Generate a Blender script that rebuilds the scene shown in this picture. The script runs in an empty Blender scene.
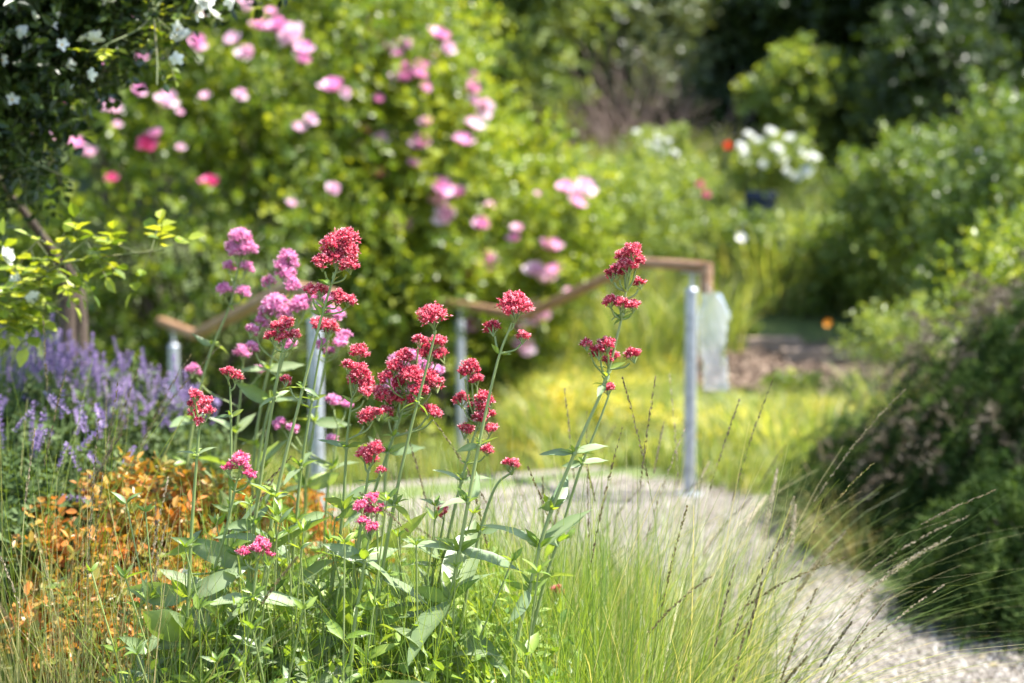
import bpy, math
import numpy as np
from mathutils import Vector

# ------------------------------------------------------------------ camera, world, sun, exposure
scene = bpy.context.scene
col = scene.collection
CAMZ = 1.2; F = 1024 * 50 / 36.0; HORIZON = 212.0
PITCH = math.atan((341.5 - HORIZON) / F)
cd = bpy.data.cameras.new('camera'); cam = bpy.data.objects.new('camera', cd); col.objects.link(cam)
cam.location = (0, 0, CAMZ); cam.rotation_euler = (math.pi / 2 - PITCH, 0, 0)
cd.lens = 50; cd.sensor_width = 36; cd.clip_end = 500; cd.clip_start = .05
cd.dof.use_dof = True; cd.dof.focus_distance = 2.22; cd.dof.aperture_fstop = 2.6
scene.camera = cam

SUN_EL, SUN_AZ = math.radians(60), math.radians(90)     # azimuth clockwise from +Y (away from the camera) towards +X
world = bpy.data.worlds.new('World'); scene.world = world; world.use_nodes = True
wn = world.node_tree.nodes; wl = world.node_tree.links
sky = wn.new('ShaderNodeTexSky'); sky.sky_type = 'NISHITA'; sky.sun_disc = False
sky.sun_elevation = SUN_EL; sky.sun_rotation = SUN_AZ
bg = wn['Background']; bg.inputs['Strength'].default_value = .13
wl.new(sky.outputs[0], bg.inputs[0])
ld = bpy.data.lights.new('sun', 'SUN'); ld.energy = 5.0; ld.angle = math.radians(.5); ld.color = (1, .955, .88)
sun = bpy.data.objects.new('sun', ld); col.objects.link(sun)
sdir = Vector((math.cos(SUN_EL) * math.sin(SUN_AZ), math.cos(SUN_EL) * math.cos(SUN_AZ), math.sin(SUN_EL)))
sun.rotation_euler = sdir.to_track_quat('Z', 'Y').to_euler()
scene.view_settings.view_transform = 'Standard'; scene.view_settings.look = 'None'
scene.view_settings.exposure = 1.85; scene.view_settings.gamma = 1
scene.render.engine = 'CYCLES'
cy = scene.cycles
cy.use_denoising = True; cy.max_bounces = 6; cy.diffuse_bounces = 3; cy.glossy_bounces = 2
cy.transmission_bounces = 5; cy.transparent_max_bounces = 8; cy.sample_clamp_indirect = 4
cy.caustics_reflective = False; cy.caustics_refractive = False

# ------------------------------------------------------------------ helpers
def ray(px, py):
    cx = (px - 512) / F; cyy = -(py - 341.5) / F
    return np.array([cx, math.cos(PITCH) + cyy * math.sin(PITCH), -math.sin(PITCH) + cyy * math.cos(PITCH)])
def at(px, py, Y):
    d = ray(px, py); return np.array([0, 0, CAMZ]) + d * (Y / d[1])
def sstep(a, b, x):
    t = np.clip((x - a) / (b - a), 0, 1); return t * t * (3 - 2 * t)
SD = np.array([-.4, .9165]); SN = np.array([.9165, .4]); SC = np.array([.0, 5.9])   # stair direction, its side, its top
def terrain(x, y):
    x = np.asarray(x, float); y = np.asarray(y, float)
    z = .27 * np.clip(y - 9.2, 0, 6.3) + .10 * np.clip(y - 15.5, 0, 60)
    z = z + .05 * np.sin(x * .9 + 1.3) * np.sin(y * .7) * sstep(7, 10, y)
    s = (x - SC[0]) * SD[0] + (y - SC[1]) * SD[1]; q = abs((x - SC[0]) * SN[0] + (y - SC[1]) * SN[1])
    z = z - .30 * sstep(.35, 1.5, s) * (1 - sstep(1.0, 1.5, q)) * (1 - sstep(4.5, 6.5, s))
    return z
def nrm(v):
    v = np.asarray(v, float); return v / np.maximum(np.linalg.norm(v, axis=-1, keepdims=True), 1e-9)

class Geo:
    def __init__(s): s.V = []; s.Fc = []; s.M = []; s.A = []; s.n = 0
    def add(s, V, Fa, mat=0, rnd=.5):
        V = np.asarray(V, float).reshape(-1, 3); Fa = np.asarray(Fa, int)
        if Fa.shape[1] == 3: Fa = np.hstack([Fa, -np.ones((len(Fa), 1), int)])
        s.V.append(V); s.Fc.append(np.where(Fa >= 0, Fa + s.n, -1))
        s.M.append(np.full(len(Fa), mat)); s.A.append(np.broadcast_to(np.asarray(rnd, float), (len(V),)).copy())
        s.n += len(V)
    def build(s, name, mats, parent=None, smooth=False):
        V = np.vstack(s.V); Fa = np.vstack(s.Fc); M = np.concatenate(s.M); A = np.concatenate(s.A)
        if parent is not None: V = V - np.array(parent.location)
        me = bpy.data.meshes.new(name)
        me.vertices.add(len(V)); me.vertices.foreach_set('co', V.astype(np.float32).ravel())
        msk = Fa >= 0; tot = msk.sum(1); loops = Fa[msk]
        me.loops.add(len(loops)); me.loops.foreach_set('vertex_index', loops.astype(np.int32))
        me.polygons.add(len(Fa)); me.polygons.foreach_set('loop_start', np.concatenate([[0], np.cumsum(tot)[:-1]]).astype(np.int32))
        me.polygons.foreach_set('material_index', M.astype(np.int32))
        me.polygons.foreach_set('use_smooth', np.full(len(Fa), smooth))
        if not isinstance(mats, (list, tuple)): mats = [mats]
        for m in mats: me.materials.append(m)
        at_ = me.attributes.new('rnd', 'FLOAT', 'POINT'); at_.data.foreach_set('value', A.astype(np.float32))
        me.update(calc_edges=True)
        o = bpy.data.objects.new(name, me); col.objects.link(o)
        if parent is not None: o.parent = parent
        return o

def tag(o, label=None, cat=None, group=None, kind=None):
    if label: o['label'] = label
    if cat: o['category'] = cat
    if group: o['group'] = group
    if kind: o['kind'] = kind
    return o
def thing(name, label, cat, loc, group=None):
    o = bpy.data.objects.new(name, None); col.objects.link(o); o.location = [float(v) for v in loc]
    o.empty_display_size = .05
    return tag(o, label, cat, group)
def part_copy(src_mesh, name, parent, loc, rot=(0, 0, 0), sc=1.0):
    o = bpy.data.objects.new(name, src_mesh); col.objects.link(o); o.parent = parent
    o.location = [float(v) for v in (np.array(loc) - np.array(parent.location))]
    o.rotation_euler = rot; o.scale = (sc, sc, sc) if np.isscalar(sc) else sc
    return o

def tube(g, pts, rad, sides=6, mat=0, rnd=.5, cap=True):
    pts = np.asarray(pts, float); n = len(pts); rad = np.broadcast_to(np.asarray(rad, float), (n,))
    T = np.gradient(pts, axis=0); T = nrm(T)
    up = np.array([0, 0, 1.]) if abs(T[0][2]) < .9 else np.array([1., 0, 0])
    X = nrm(np.cross(T[0], up)); R = []
    for i in range(n):
        X = nrm(X - T[i] * np.dot(X, T[i])); Yv = np.cross(T[i], X)
        a = np.arange(sides) * 2 * math.pi / sides
        R.append(pts[i] + rad[i] * (np.cos(a)[:, None] * X + np.sin(a)[:, None] * Yv))
    V = np.vstack(R); Fa = []
    for i in range(n - 1):
        for k in range(sides):
            a = i * sides + k; b = i * sides + (k + 1) % sides
            Fa.append([a, b, b + sides, a + sides])
    g.add(V, Fa, mat, rnd)
    if cap and sides <= 4: pass
    elif cap:
        for i, e in ((0, pts[0]), (n - 1, pts[-1])):
            base = R[i]; Vc = np.vstack([base, [e]]); g.add(Vc, [[k, (k + 1) % sides, sides] for k in range(sides)], mat, rnd)
def bez(pts, n=10):
    """Catmull-Rom through points"""
    P = np.asarray(pts, float)
    if len(P) < 3: return np.linspace(P[0], P[-1], n)
    P = np.vstack([2 * P[0] - P[1], P, 2 * P[-1] - P[-2]]); out = []
    for i in range(1, len(P) - 2):
        for t in np.linspace(0, 1, n, endpoint=False):
            out.append(.5 * ((2 * P[i]) + (-P[i-1] + P[i+1]) * t + (2*P[i-1] - 5*P[i] + 4*P[i+1] - P[i+2]) * t*t + (-P[i-1] + 3*P[i] - 3*P[i+1] + P[i+2]) * t**3))
    out.append(P[-2]); return np.array(out)
def box(g, c, size, rot=0, mat=0, rnd=.5, bev=0.0):
    sx, sy, sz = [v / 2 for v in size]; b = min(bev, sx, sy, sz) if bev else 0
    prof = [(-sz, b), (-sz + b, 0), (sz - b, 0), (sz, b)] if b else [(-sz, 0), (sz, 0)]
    V = []; m = 8 if b else 4
    for z, ins in prof:
        x, y = sx - ins, sy - ins; c2 = b if b else 0
        if b: ring = [(-x + c2, -y), (x - c2, -y), (x, -y + c2), (x, y - c2), (x - c2, y), (-x + c2, y), (-x, y - c2), (-x, -y + c2)]
        else: ring = [(-x, -y), (x, -y), (x, y), (-x, y)]
        V += [(p[0], p[1], z) for p in ring]
    V = np.array(V); ca, sa = math.cos(rot), math.sin(rot)
    V = np.stack([V[:, 0]*ca - V[:, 1]*sa, V[:, 0]*sa + V[:, 1]*ca, V[:, 2]], 1) + np.array(c)
    Fa = []
    for i in range(len(prof) - 1):
        for k in range(m): Fa.append([i*m+k, i*m+(k+1) % m, (i+1)*m+(k+1) % m, (i+1)*m+k])
    top = (len(prof)-1)*m
    if m == 4: Fa += [[3, 2, 1, 0], [top, top+1, top+2, top+3]]
    else:
        for o_, s_ in ((0, -1), (top, 1)):
            q = [[0, 1, 2, 3], [0, 3, 4, 7], [4, 5, 6, 7]]
            Fa += [[o_ + v for v in (qq if s_ > 0 else qq[::-1])] for qq in q]
    g.add(V, Fa, mat, rnd)
def scatter(g, tm, pos, yd, zh, sc, rnd=.5, mat=0):
    TV, TF = tm; pos = np.asarray(pos, float); N = len(pos)
    if N == 0: return
    y = nrm(yd); x = nrm(np.cross(y, zh)); z = np.cross(x, y)
    sc = np.broadcast_to(np.asarray(sc, float), (N,))[:, None, None]
    V = pos[:, None, :] + sc * (TV[None, :, 0:1]*x[:, None] + TV[None, :, 1:2]*y[:, None] + TV[None, :, 2:3]*z[:, None])
    k = len(TV); Fa = (TF[None] >= 0) * (TF[None] + (np.arange(N) * k)[:, None, None]) + (TF[None] < 0) * -1
    r = np.repeat(np.broadcast_to(np.asarray(rnd, float), (N,)), k)
    g.add(V.reshape(-1, 3), Fa.reshape(-1, 4), mat, r)
def tmpl(V, Fs):
    Fs = [list(f) + [-1] * (4 - len(f)) for f in Fs]; return np.array(V, float), np.array(Fs, int)

LEAF2 = tmpl([(0,0,0), (.22,.45,.07), (0,1,-.03), (-.22,.45,.07)], [(0,1,2), (0,2,3)])
LEAFO = tmpl([(0,0,0), (.2,.22,.05), (.25,.6,.06), (0,1,-.06), (-.25,.6,.06), (-.2,.22,.05)], [(0,1,2,3), (0,3,4,5)])
LEAFW = tmpl([(0,0,0), (.32,.25,.08), (.34,.6,.08), (0,1,-.08), (-.34,.6,.08), (-.32,.25,.08)], [(0,1,2,3), (0,3,4,5)])
NEEDLE = tmpl([(-.06,0,0), (.06,0,0), (.035,1,.06), (-.035,1,.06)], [(0,1,2,3)])
def hero_leaf(wid, droop, n=7, wave=.012, twist=0.):
    V = []; Fa = []
    for i in range(n):
        t = i / (n - 1); w = wid * (math.sin(math.pi * min(1, t ** .75)) ** .85 if 0 < t < 1 else .02) 
        if t > .6: w *= 1 - .25 * (t - .6) / .4
        z = -droop * t * t; up = .35 * w; ww = wave * math.sin(i * 2.1)
        V += [(-w, t * (1 - droop * .3 * t), z + up + ww), (0, t * (1 - droop * .3 * t), z), (w, t * (1 - droop * .3 * t), z + up - ww)]
    for i in range(n - 1):
        a = 3 * i; Fa += [(a, a+1, a+4, a+3), (a+1, a+2, a+5, a+4)]
    return tmpl(V, Fa)
HERO = [hero_leaf(.15, .18), hero_leaf(.13, .42), hero_leaf(.17, .05), hero_leaf(.115, .28)]

def rot_noise(u, seed, amp):
    r = np.random.default_rng(seed); s = 0
    for _ in range(6):
        k = r.normal(size=3) * 4.2; s = s + np.sin(u @ k + r.uniform(0, 6.28))
    return 1 + amp * s / 2.2
def crown(g, ells, n, per, ls, tm, seed, mat=0, up=.5, L=.25, rin=.45, lump=.16, flat=.22, rfn=None, spread=1.0, lsv=.35, keep=None, sag=.25):
    r = np.random.default_rng(seed)
    wts = np.array([(e[3]*e[4] + e[4]*e[5] + e[3]*e[5]) for e in ells]); wts = wts / wts.sum()
    idx = r.choice(len(ells), n, p=wts); E = np.array(ells)[idx]
    u = nrm(r.normal(size=(n, 3)))
    rad = (rin + (1 - rin) * r.random(n) ** .55) * rot_noise(u, seed + 5, lump)
    base = E[:, :3] + u * E[:, 3:6] * rad[:, None]
    ok = base[:, 2] > terrain(base[:, 0], base[:, 1]) + .03
    if keep is not None: ok &= keep(base)
    base = base[ok]; u = u[ok]; n = len(base)
    d = nrm(u * .8 + np.array([0, 0, up]) + r.normal(size=(n, 3)) * .45)
    t = (np.arange(per) + .5) / per
    P = base[:, None] + d[:, None] * (L * t[None, :, None])
    P[..., 2] -= sag * L * (t ** 2)[None]
    a = (np.arange(per) * 2.4)[None] + r.random(n)[:, None] * 6.28
    s1 = nrm(np.cross(d, r.normal(size=(n, 3)))); s2 = np.cross(d, s1)
    ld_ = d[:, None] * .5 + spread * (np.cos(a)[..., None] * s1[:, None] + np.sin(a)[..., None] * s2[:, None]) + r.normal(size=(n, per, 3)) * .2
    zh = np.array([0, 0, 1.]) * flat + r.normal(size=(n, per, 3)) * .35
    sr = np.repeat(r.random(n)[:, None], per, 1)
    rn = np.clip(.65 * sr + .35 * r.random((n, per)), 0, 1)
    if rfn is not None: rn = rfn(P, rn)
    scatter(g, tm, P.reshape(-1, 3), ld_.reshape(-1, 3), zh.reshape(-1, 3), (ls * (1 - lsv + 2 * lsv * r.random(n * per))), rn.ravel(), mat)
    return base, d
def limbs(g, root, targets, r0, seed, mat=0, sides=5, sag=.15):
    r = np.random.default_rng(seed)
    for tp in targets:
        m = root * .5 + tp * .5; m = m + r.normal(size=3) * .06 * np.linalg.norm(tp - root); m[2] += sag * np.linalg.norm(tp[:2] - root[:2]) * .4
        pts = bez([root, root * .75 + m * .25 + (0, 0, .08), m, tp], 4); k = np.linspace(1, .18, len(pts))
        tube(g, pts, r0 * k, sides, mat, r.random(), cap=False)
def blades(g, base, az, lean, L, W, seed, mat=0, rnd=None, seg=6, pw=1.9, drp=.35):
    r = np.random.default_rng(seed); N = len(base); t = np.linspace(0, 1, seg + 1)[None]
    L = np.broadcast_to(L, (N,))[:, None]; lean = np.broadcast_to(lean, (N,))[:, None]; az = np.broadcast_to(az, (N,))
    h = lean * L * t ** pw; v = L * (t - drp * lean * t ** 3)
    side = r.normal(size=(N, 1)) * .05 * L * np.sin(t * 3)
    ca, sa = np.cos(az)[:, None], np.sin(az)[:, None]
    C = np.stack([base[:, 0:1] + h*ca - side*sa, base[:, 1:2] + h*sa + side*ca, base[:, 2:3] + v], -1)
    oa = r.uniform(0, math.pi, N)
    wv = np.stack([np.cos(oa), np.sin(oa), np.zeros(N)], -1)[:, None]
    w = (np.broadcast_to(W, (N,))[:, None] * np.clip(1 - t, .06, 1) ** .55)[..., None] * .5
    V = np.stack([C - wv * w, C + wv * w], 2).reshape(-1, 3)
    k = 2 * (seg + 1); f = np.array([[2*i, 2*i+1, 2*i+3, 2*i+2] for i in range(seg)])
    Fa = (f[None] + (np.arange(N) * k)[:, None, None]).reshape(-1, 4)
    if rnd is None: rnd = r.random(N)
    g.add(V, Fa, mat, np.repeat(rnd, k)); return C

# ------------------------------------------------------------------ materials
def newmat(name):
    m = bpy.data.materials.new(name); m.use_nodes = True; nt = m.node_tree; nt.nodes.clear()
    out = nt.nodes.new('ShaderNodeOutputMaterial'); return m, nt, out
def ramp(nt, cols, pos=None):
    r = nt.nodes.new('ShaderNodeValToRGB'); e = r.color_ramp.elements
    pos = pos or [i / (len(cols) - 1) for i in range(len(cols))]
    e[0].position = pos[0]; e[0].color = (*cols[0], 1); e[1].position = pos[-1]; e[1].color = (*cols[-1], 1)
    for p, c in list(zip(pos, cols))[1:-1]:
        x = e.new(p); x.color = (*c, 1)
    return r
def leaf_mat(name, cols, trans=.4, tmul=(1.7, 1.55, .45), rough=.45, pos=None, spec=.5, veins=0.):
    m, nt, out = newmat(name); N, Lk = nt.nodes, nt.links
    a = N.new('ShaderNodeAttribute'); a.attribute_name = 'rnd'
    no = N.new('ShaderNodeTexNoise'); no.inputs['Scale'].default_value = 55; no.inputs['Detail'].default_value = 2
    gm = N.new('ShaderNodeNewGeometry'); Lk.new(gm.outputs['Position'], no.inputs['Vector'])
    ma = N.new('ShaderNodeMath'); ma.operation = 'MULTIPLY_ADD'; ma.inputs[1].default_value = .3; ma.inputs[2].default_value = -.15
    Lk.new(no.outputs[0], ma.inputs[0])
    ad = N.new('ShaderNodeMath'); ad.operation = 'ADD'; ad.use_clamp = True
    Lk.new(a.outputs['Fac'], ad.inputs[0]); Lk.new(ma.outputs[0], ad.inputs[1])
    r = ramp(nt, cols, pos); Lk.new(ad.outputs[0], r.inputs[0])
    p = N.new('ShaderNodeBsdfPrincipled'); p.inputs['Roughness'].default_value = rough; p.inputs['Specular IOR Level'].default_value = spec
    Lk.new(r.outputs[0], p.inputs['Base Color'])
    t = N.new('ShaderNodeBsdfTranslucent'); mx = N.new('ShaderNodeMix'); mx.data_type = 'RGBA'; mx.blend_type = 'MULTIPLY'
    mx.inputs[0].default_value = 1; Lk.new(r.outputs[0], mx.inputs[6]); mx.inputs[7].default_value = (*tmul, 1)
    Lk.new(mx.outputs[2], t.inputs[0])
    ms = N.new('ShaderNodeMixShader'); ms.inputs[0].default_value = trans
    Lk.new(p.outputs[0], ms.inputs[1]); Lk.new(t.outputs[0], ms.inputs[2]); Lk.new(ms.outputs[0], out.inputs[0])
    return m
def solid_mat(name, cols, scale=8, rough=.7, metal=0., bump=.2, detail=6, stretch=(1, 1, 1), pos=None, voro=False, coord='Object'):
    m, nt, out = newmat(name); N, Lk = nt.nodes, nt.links
    tc = N.new('ShaderNodeTexCoord'); mp = N.new('ShaderNodeMapping'); mp.inputs['Scale'].default_value = stretch
    Lk.new(tc.outputs[coord], mp.inputs[0])
    no = N.new('ShaderNodeTexNoise'); no.inputs['Scale'].default_value = scale; no.inputs['Detail'].default_value = detail; no.inputs['Roughness'].default_value = .65
    Lk.new(mp.outputs[0], no.inputs['Vector'])
    r = ramp(nt, cols, pos or [.3 + .4 * i / (len(cols) - 1) for i in range(len(cols))]); Lk.new(no.outputs[0], r.inputs[0])
    p = N.new('ShaderNodeBsdfPrincipled'); p.inputs['Roughness'].default_value = rough; p.inputs['Metallic'].default_value = metal
    Lk.new(r.outputs[0], p.inputs['Base Color'])
    b = N.new('ShaderNodeBump'); b.inputs['Strength'].default_value = bump; b.inputs['Distance'].default_value = .02
    Lk.new(no.outputs[0], b.inputs['Height']); Lk.new(b.outputs[0], p.inputs['Normal'])
    Lk.new(p.outputs[0], out.inputs[0]); return m
def rnd_mat(name, cols, rough=.8, pos=None):
    m, nt, out = newmat(name); N, Lk = nt.nodes, nt.links
    a = N.new('ShaderNodeAttribute'); a.attribute_name = 'rnd'; r = ramp(nt, cols, pos); Lk.new(a.outputs['Fac'], r.inputs[0])
    p = N.new('ShaderNodeBsdfPrincipled'); p.inputs['Roughness'].default_value = rough
    Lk.new(r.outputs[0], p.inputs['Base Color']); Lk.new(p.outputs[0], out.inputs[0]); return m

M = {}
M['ground'] = solid_mat('soil_and_grass', [(.05, .045, .02), (.07, .10, .025), (.12, .15, .04)], 3, .95, bump=.6)
M['soil'] = solid_mat('dry_soil', [(.05, .032, .02), (.12, .082, .055), (.21, .15, .105)], 6, .95, bump=.7)
M['gravel'] = solid_mat('gravel_base', [(.13, .11, .085), (.19, .165, .135), (.25, .225, .19)], 70, .9, bump=.7, detail=4)
M['stones'] = rnd_mat('gravel_stones', [(.09, .07, .055), (.20, .175, .14), (.27, .24, .205), (.46, .43, .39)], .85, [0, .4, .75, 1])
M['rose_leaf'] = leaf_mat('rose_leaf', [(.045, .09, .015), (.09, .15, .02), (.20, .26, .03), (.38, .41, .05)], .42, rough=.38, spec=.5)
M['rose_leaf_lime'] = leaf_mat('rose_leaf_lime', [(.08, .14, .015), (.20, .27, .03), (.40, .43, .06)], .42, rough=.38, spec=.5)
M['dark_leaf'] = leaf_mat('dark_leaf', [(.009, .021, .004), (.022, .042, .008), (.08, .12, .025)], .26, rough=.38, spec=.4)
M['mid_leaf'] = leaf_mat('mid_leaf', [(.022, .045, .010), (.055, .09, .018), (.16, .205, .05)], .34, rough=.42, spec=.4)
M['fresh_leaf'] = leaf_mat('fresh_leaf', [(.04, .08, .015), (.10, .16, .03), (.23, .29, .07)], .38, rough=.4, spec=.5)
M['grey_leaf'] = leaf_mat('grey_green_leaf', [(.07, .10, .05), (.13, .17, .08), (.24, .27, .15)], .3, rough=.35, spec=.6)
M['lime_leaf'] = leaf_mat('lime_leaf', [(.08, .13, .03), (.16, .22, .05), (.31, .35, .12)], .42, rough=.42, spec=.45)
M['val_leaf'] = leaf_mat('valerian_leaf', [(.11, .17, .08), (.19, .26, .12), (.28, .34, .19)], .42, tmul=(1.45, 1.4, .25), rough=.42)
M['val_small'] = leaf_mat('valerian_young_leaf', [(.09, .17, .03), (.18, .27, .05), (.28, .36, .07)], .45, rough=.42)
M['val_stem'] = leaf_mat('valerian_stem', [(.20, .26, .09), (.30, .35, .14)], .2, rough=.45)
M['grass'] = leaf_mat('grass_blade', [(.07, .12, .02), (.13, .20, .03), (.22, .28, .06), (.42, .38, .18)], .4, rough=.45, pos=[0, .45, .8, 1])
M['grass_lawn'] = leaf_mat('lawn_blade', [(.075, .13, .035), (.15, .215, .055), (.27, .32, .10), (.45, .42, .2)], .45, rough=.5)
M['grass_pale'] = leaf_mat('pale_grass_blade', [(.045, .09, .015), (.15, .23, .04), (.29, .33, .12), (.55, .48, .30)], .4, rough=.45, pos=[0, .38, .7, 1])
M['grass_dry'] = leaf_mat('dry_grass_blade', [(.09, .14, .03), (.22, .22, .08), (.38, .3, .15)], .35, tmul=(1.2, 1.1, .7), rough=.5)
M['seed'] = leaf_mat('grass_seed', [(.09, .08, .04), (.17, .135, .08), (.30, .24, .16)], .3, tmul=(1.2, 1.1, .8), rough=.6)
M['seed_pale'] = leaf_mat('pale_grass_seed', [(.2, .16, .1), (.36, .3, .2), (.5, .44, .32)], .3, tmul=(1.1, 1.05, .8), rough=.6)
M['yellow_cover'] = leaf_mat('yellow_cover', [(.12, .20, .03), (.24, .32, .04), (.62, .53, .06), (.80, .66, .10)], .35, tmul=(1.1, 1.1, .5), rough=.5)
M['orange'] = leaf_mat('orange_leaf', [(.06, .12, .02), (.16, .19, .03), (.38, .22, .04), (.44, .15, .035), (.32, .07, .03)], .36, tmul=(1.5, 1.2, .5), rough=.4, pos=[0, .3, .55, .8, 1])
M['rosemary'] = leaf_mat('rosemary_needle', [(.008, .02, .005), (.026, .052, .012), (.12, .175, .045)], .2, tmul=(1.3, 1.4, .4), rough=.65, spec=.08)
M['rosemary_brown'] = leaf_mat('rosemary_spent', [(.04, .03, .017), (.09, .065, .035), (.17, .13, .075)], .15, tmul=(1, 1, 1), rough=.6)
M['red'] = leaf_mat('valerian_red', [(.20, .005, .022), (.58, .022, .075), (.78, .09, .16), (.95, .5, .54)], .28, tmul=(1.2, .8, .9), rough=.5, pos=[0, .35, .8, 1])
M['pink'] = leaf_mat('valerian_pink', [(.45, .05, .20), (.74, .20, .46), (.84, .36, .60), (.95, .66, .80)], .3, tmul=(1.1, .9, 1), rough=.5, pos=[0, .35, .8, 1])
M['magenta'] = leaf_mat('valerian_magenta', [(.4, .02, .09), (.72, .06, .22), (.82, .14, .32), (.95, .5, .6)], .3, tmul=(1.1, .8, .9), rough=.5, pos=[0, .35, .8, 1])
M['rose_pink'] = leaf_mat('rose_petal_pink', [(.68, .20, .46), (.82, .42, .66), (.92, .64, .82)], .35, tmul=(1.1, .9, 1), rough=.5)
M['rose_pale'] = leaf_mat('rose_petal_pale', [(.78, .42, .58), (.86, .6, .72), (.92, .76, .84)], .35, tmul=(1.05, .95, 1), rough=.5)
M['rose_deep'] = leaf_mat('rose_petal_deep', [(.5, .04, .16), (.66, .1, .28), (.78, .2, .4)], .35, tmul=(1.1, .8, .9), rough=.5)
M['white'] = leaf_mat('white_petal', [(.72, .73, .66), (.8, .8, .76), (.86, .86, .84)], .3, tmul=(1, 1, .95), rough=.5)
M['yellow'] = leaf_mat('yellow_centre', [(.6, .35, .03), (.75, .5, .05)], .1, tmul=(1, 1, .5), rough=.6)
M['purple'] = leaf_mat('catmint_flower', [(.20, .13, .29), (.31, .22, .42), (.47, .38, .56)], .3, tmul=(1, .9, 1.1), rough=.5)
M['sage'] = leaf_mat('catmint_leaf', [(.045, .08, .025), (.085, .13, .045), (.16, .20, .09)], .3, rough=.7, spec=.2)
M['poppy'] = leaf_mat('poppy_petal', [(.6, .03, .015), (.75, .06, .02)], .3, tmul=(1.2, .6, .5), rough=.5)
M['marigold'] = leaf_mat('orange_petal', [(.7, .25, .02), (.8, .4, .03)], .3, tmul=(1.1, 1, .5), rough=.5)
M['bark'] = solid_mat('bark', [(.03, .02, .014), (.075, .05, .035), (.13, .095, .07)], 14, .9, bump=.8, stretch=(3, 3, .6))
M['twig'] = solid_mat('twig', [(.09, .06, .045), (.17, .12, .10), (.25, .19, .16)], 10, .9, bump=.3)
M['green_twig'] = solid_mat('green_twig', [(.07, .10, .03), (.12, .14, .05), (.17, .12, .07)], 10, .6, bump=.1)
M['rail_wood'] = solid_mat('rail_wood', [(.15, .075, .035), (.27, .145, .075), (.37, .235, .14)], 9, .55, bump=.15, stretch=(1, 1, 7))
M['steel'] = solid_mat('galvanised_steel', [(.22, .23, .25), (.40, .42, .46), (.55, .57, .61)], 30, .45, metal=.55, bump=.06, pos=[.25, .5, .75])
M['stone'] = solid_mat('pale_stone', [(.25, .23, .2), (.38, .36, .32), (.5, .47, .43)], 7, .9, bump=.5)
M['timber'] = solid_mat('old_timber', [(.12, .08, .06), (.22, .16, .12), (.34, .27, .21)], 12, .9, bump=.5, stretch=(1, 6, 6))
M['bench'] = solid_mat('grey_bench_timber', [(.28, .27, .27), (.40, .39, .39), (.5, .49, .48)], 10, .8, bump=.2, stretch=(1, 6, 6))
M['pot'] = solid_mat('navy_glaze', [(.012, .02, .055), (.02, .03, .08), (.03, .045, .11)], 5, .25, bump=.02)

def plastic():
    m, nt, out = newmat('clear_plastic'); N, Lk = nt.nodes, nt.links
    tr = N.new('ShaderNodeBsdfTransparent'); gl = N.new('ShaderNodeBsdfGlossy'); gl.inputs['Roughness'].default_value = .12
    tl = N.new('ShaderNodeBsdfTranslucent'); tl.inputs[0].default_value = (.9, .92, .93, 1); df = N.new('ShaderNodeBsdfDiffuse'); df.inputs[0].default_value = (.9, .92, .93, 1)
    m0 = N.new('ShaderNodeMixShader'); m0.inputs[0].default_value = .5; Lk.new(tl.outputs[0], m0.inputs[1]); Lk.new(df.outputs[0], m0.inputs[2])
    m1 = N.new('ShaderNodeMixShader'); m1.inputs[0].default_value = .28; Lk.new(tr.outputs[0], m1.inputs[1]); Lk.new(m0.outputs[0], m1.inputs[2])
    lw = N.new('ShaderNodeLayerWeight'); lw.inputs[0].default_value = .22
    m2 = N.new('ShaderNodeMixShader'); Lk.new(lw.outputs['Fresnel'], m2.inputs[0]); Lk.new(m1.outputs[0], m2.inputs[1]); Lk.new(gl.outputs[0], m2.inputs[2])
    Lk.new(m2.outputs[0], out.inputs[0]); return m
M['plastic'] = plastic()

# ------------------------------------------------------------------ ground, path, steps
def grid_sheet(xs, ys, zoff=0.0):
    X, Y = np.meshgrid(xs, ys); Z = terrain(X, Y) + zoff
    V = np.stack([X, Y, Z], -1).reshape(-1, 3); nx = len(xs); i = np.arange((len(ys) - 1) * (nx - 1)); a = (i // (nx - 1)) * nx + i % (nx - 1)
    return V, np.stack([a, a + 1, a + nx + 1, a + nx], 1)
def spaced(a, lo, hi, b, fine, coarse):
    return np.unique(np.round(np.concatenate([np.arange(a, lo, coarse), np.arange(lo, hi, fine), np.arange(hi, b + coarse, coarse)]), 3))
g = Geo(); V, Fa = grid_sheet(spaced(-60, -6, 8, 60, .12, 3), spaced(-12, 2, 20, 120, .12, 3)); g.add(V, Fa)
tag(g.build('ground', M['ground'], smooth=True), kind='structure')

# path edges on the ground (left/near edge, right/far edge), running from the camera's right to the head of the steps
NEAR = np.array([(.75, 0.2), (.62, 1.8), (.55, 3.0), (.50, 3.7), (.36, 4.3), (.02, 4.75), (-.42, 4.98), (-.80, 5.05), (-1.02, 5.12)])
FAR = np.array([(2.1, 0.2), (1.95, 1.8), (1.75, 3.0), (1.42, 3.9), (1.15, 4.45), (1.02, 5.25), (.98, 5.85), (.82, 6.12), (.56, 6.27)])
def path_pt(t, w):
    n = bez(np.hstack([NEAR, np.zeros((9, 1))]), 8)[:, :2]; f = bez(np.hstack([FAR, np.zeros((9, 1))]), 8)[:, :2]
    k = t * (len(n) - 1); i = np.minimum(k.astype(int), len(n) - 2); fr = (k - i)[:, None]
    a = n[i] * (1 - fr) + n[i+1] * fr; b = f[i] * (1 - fr) + f[i+1] * fr
    return a * (1 - w[:, None]) + b * w[:, None]
g = Geo(); nt_, nw = 120, 20
T, W = np.meshgrid(np.linspace(0, 1, nt_), np.linspace(0, 1, nw), indexing='ij')
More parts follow.
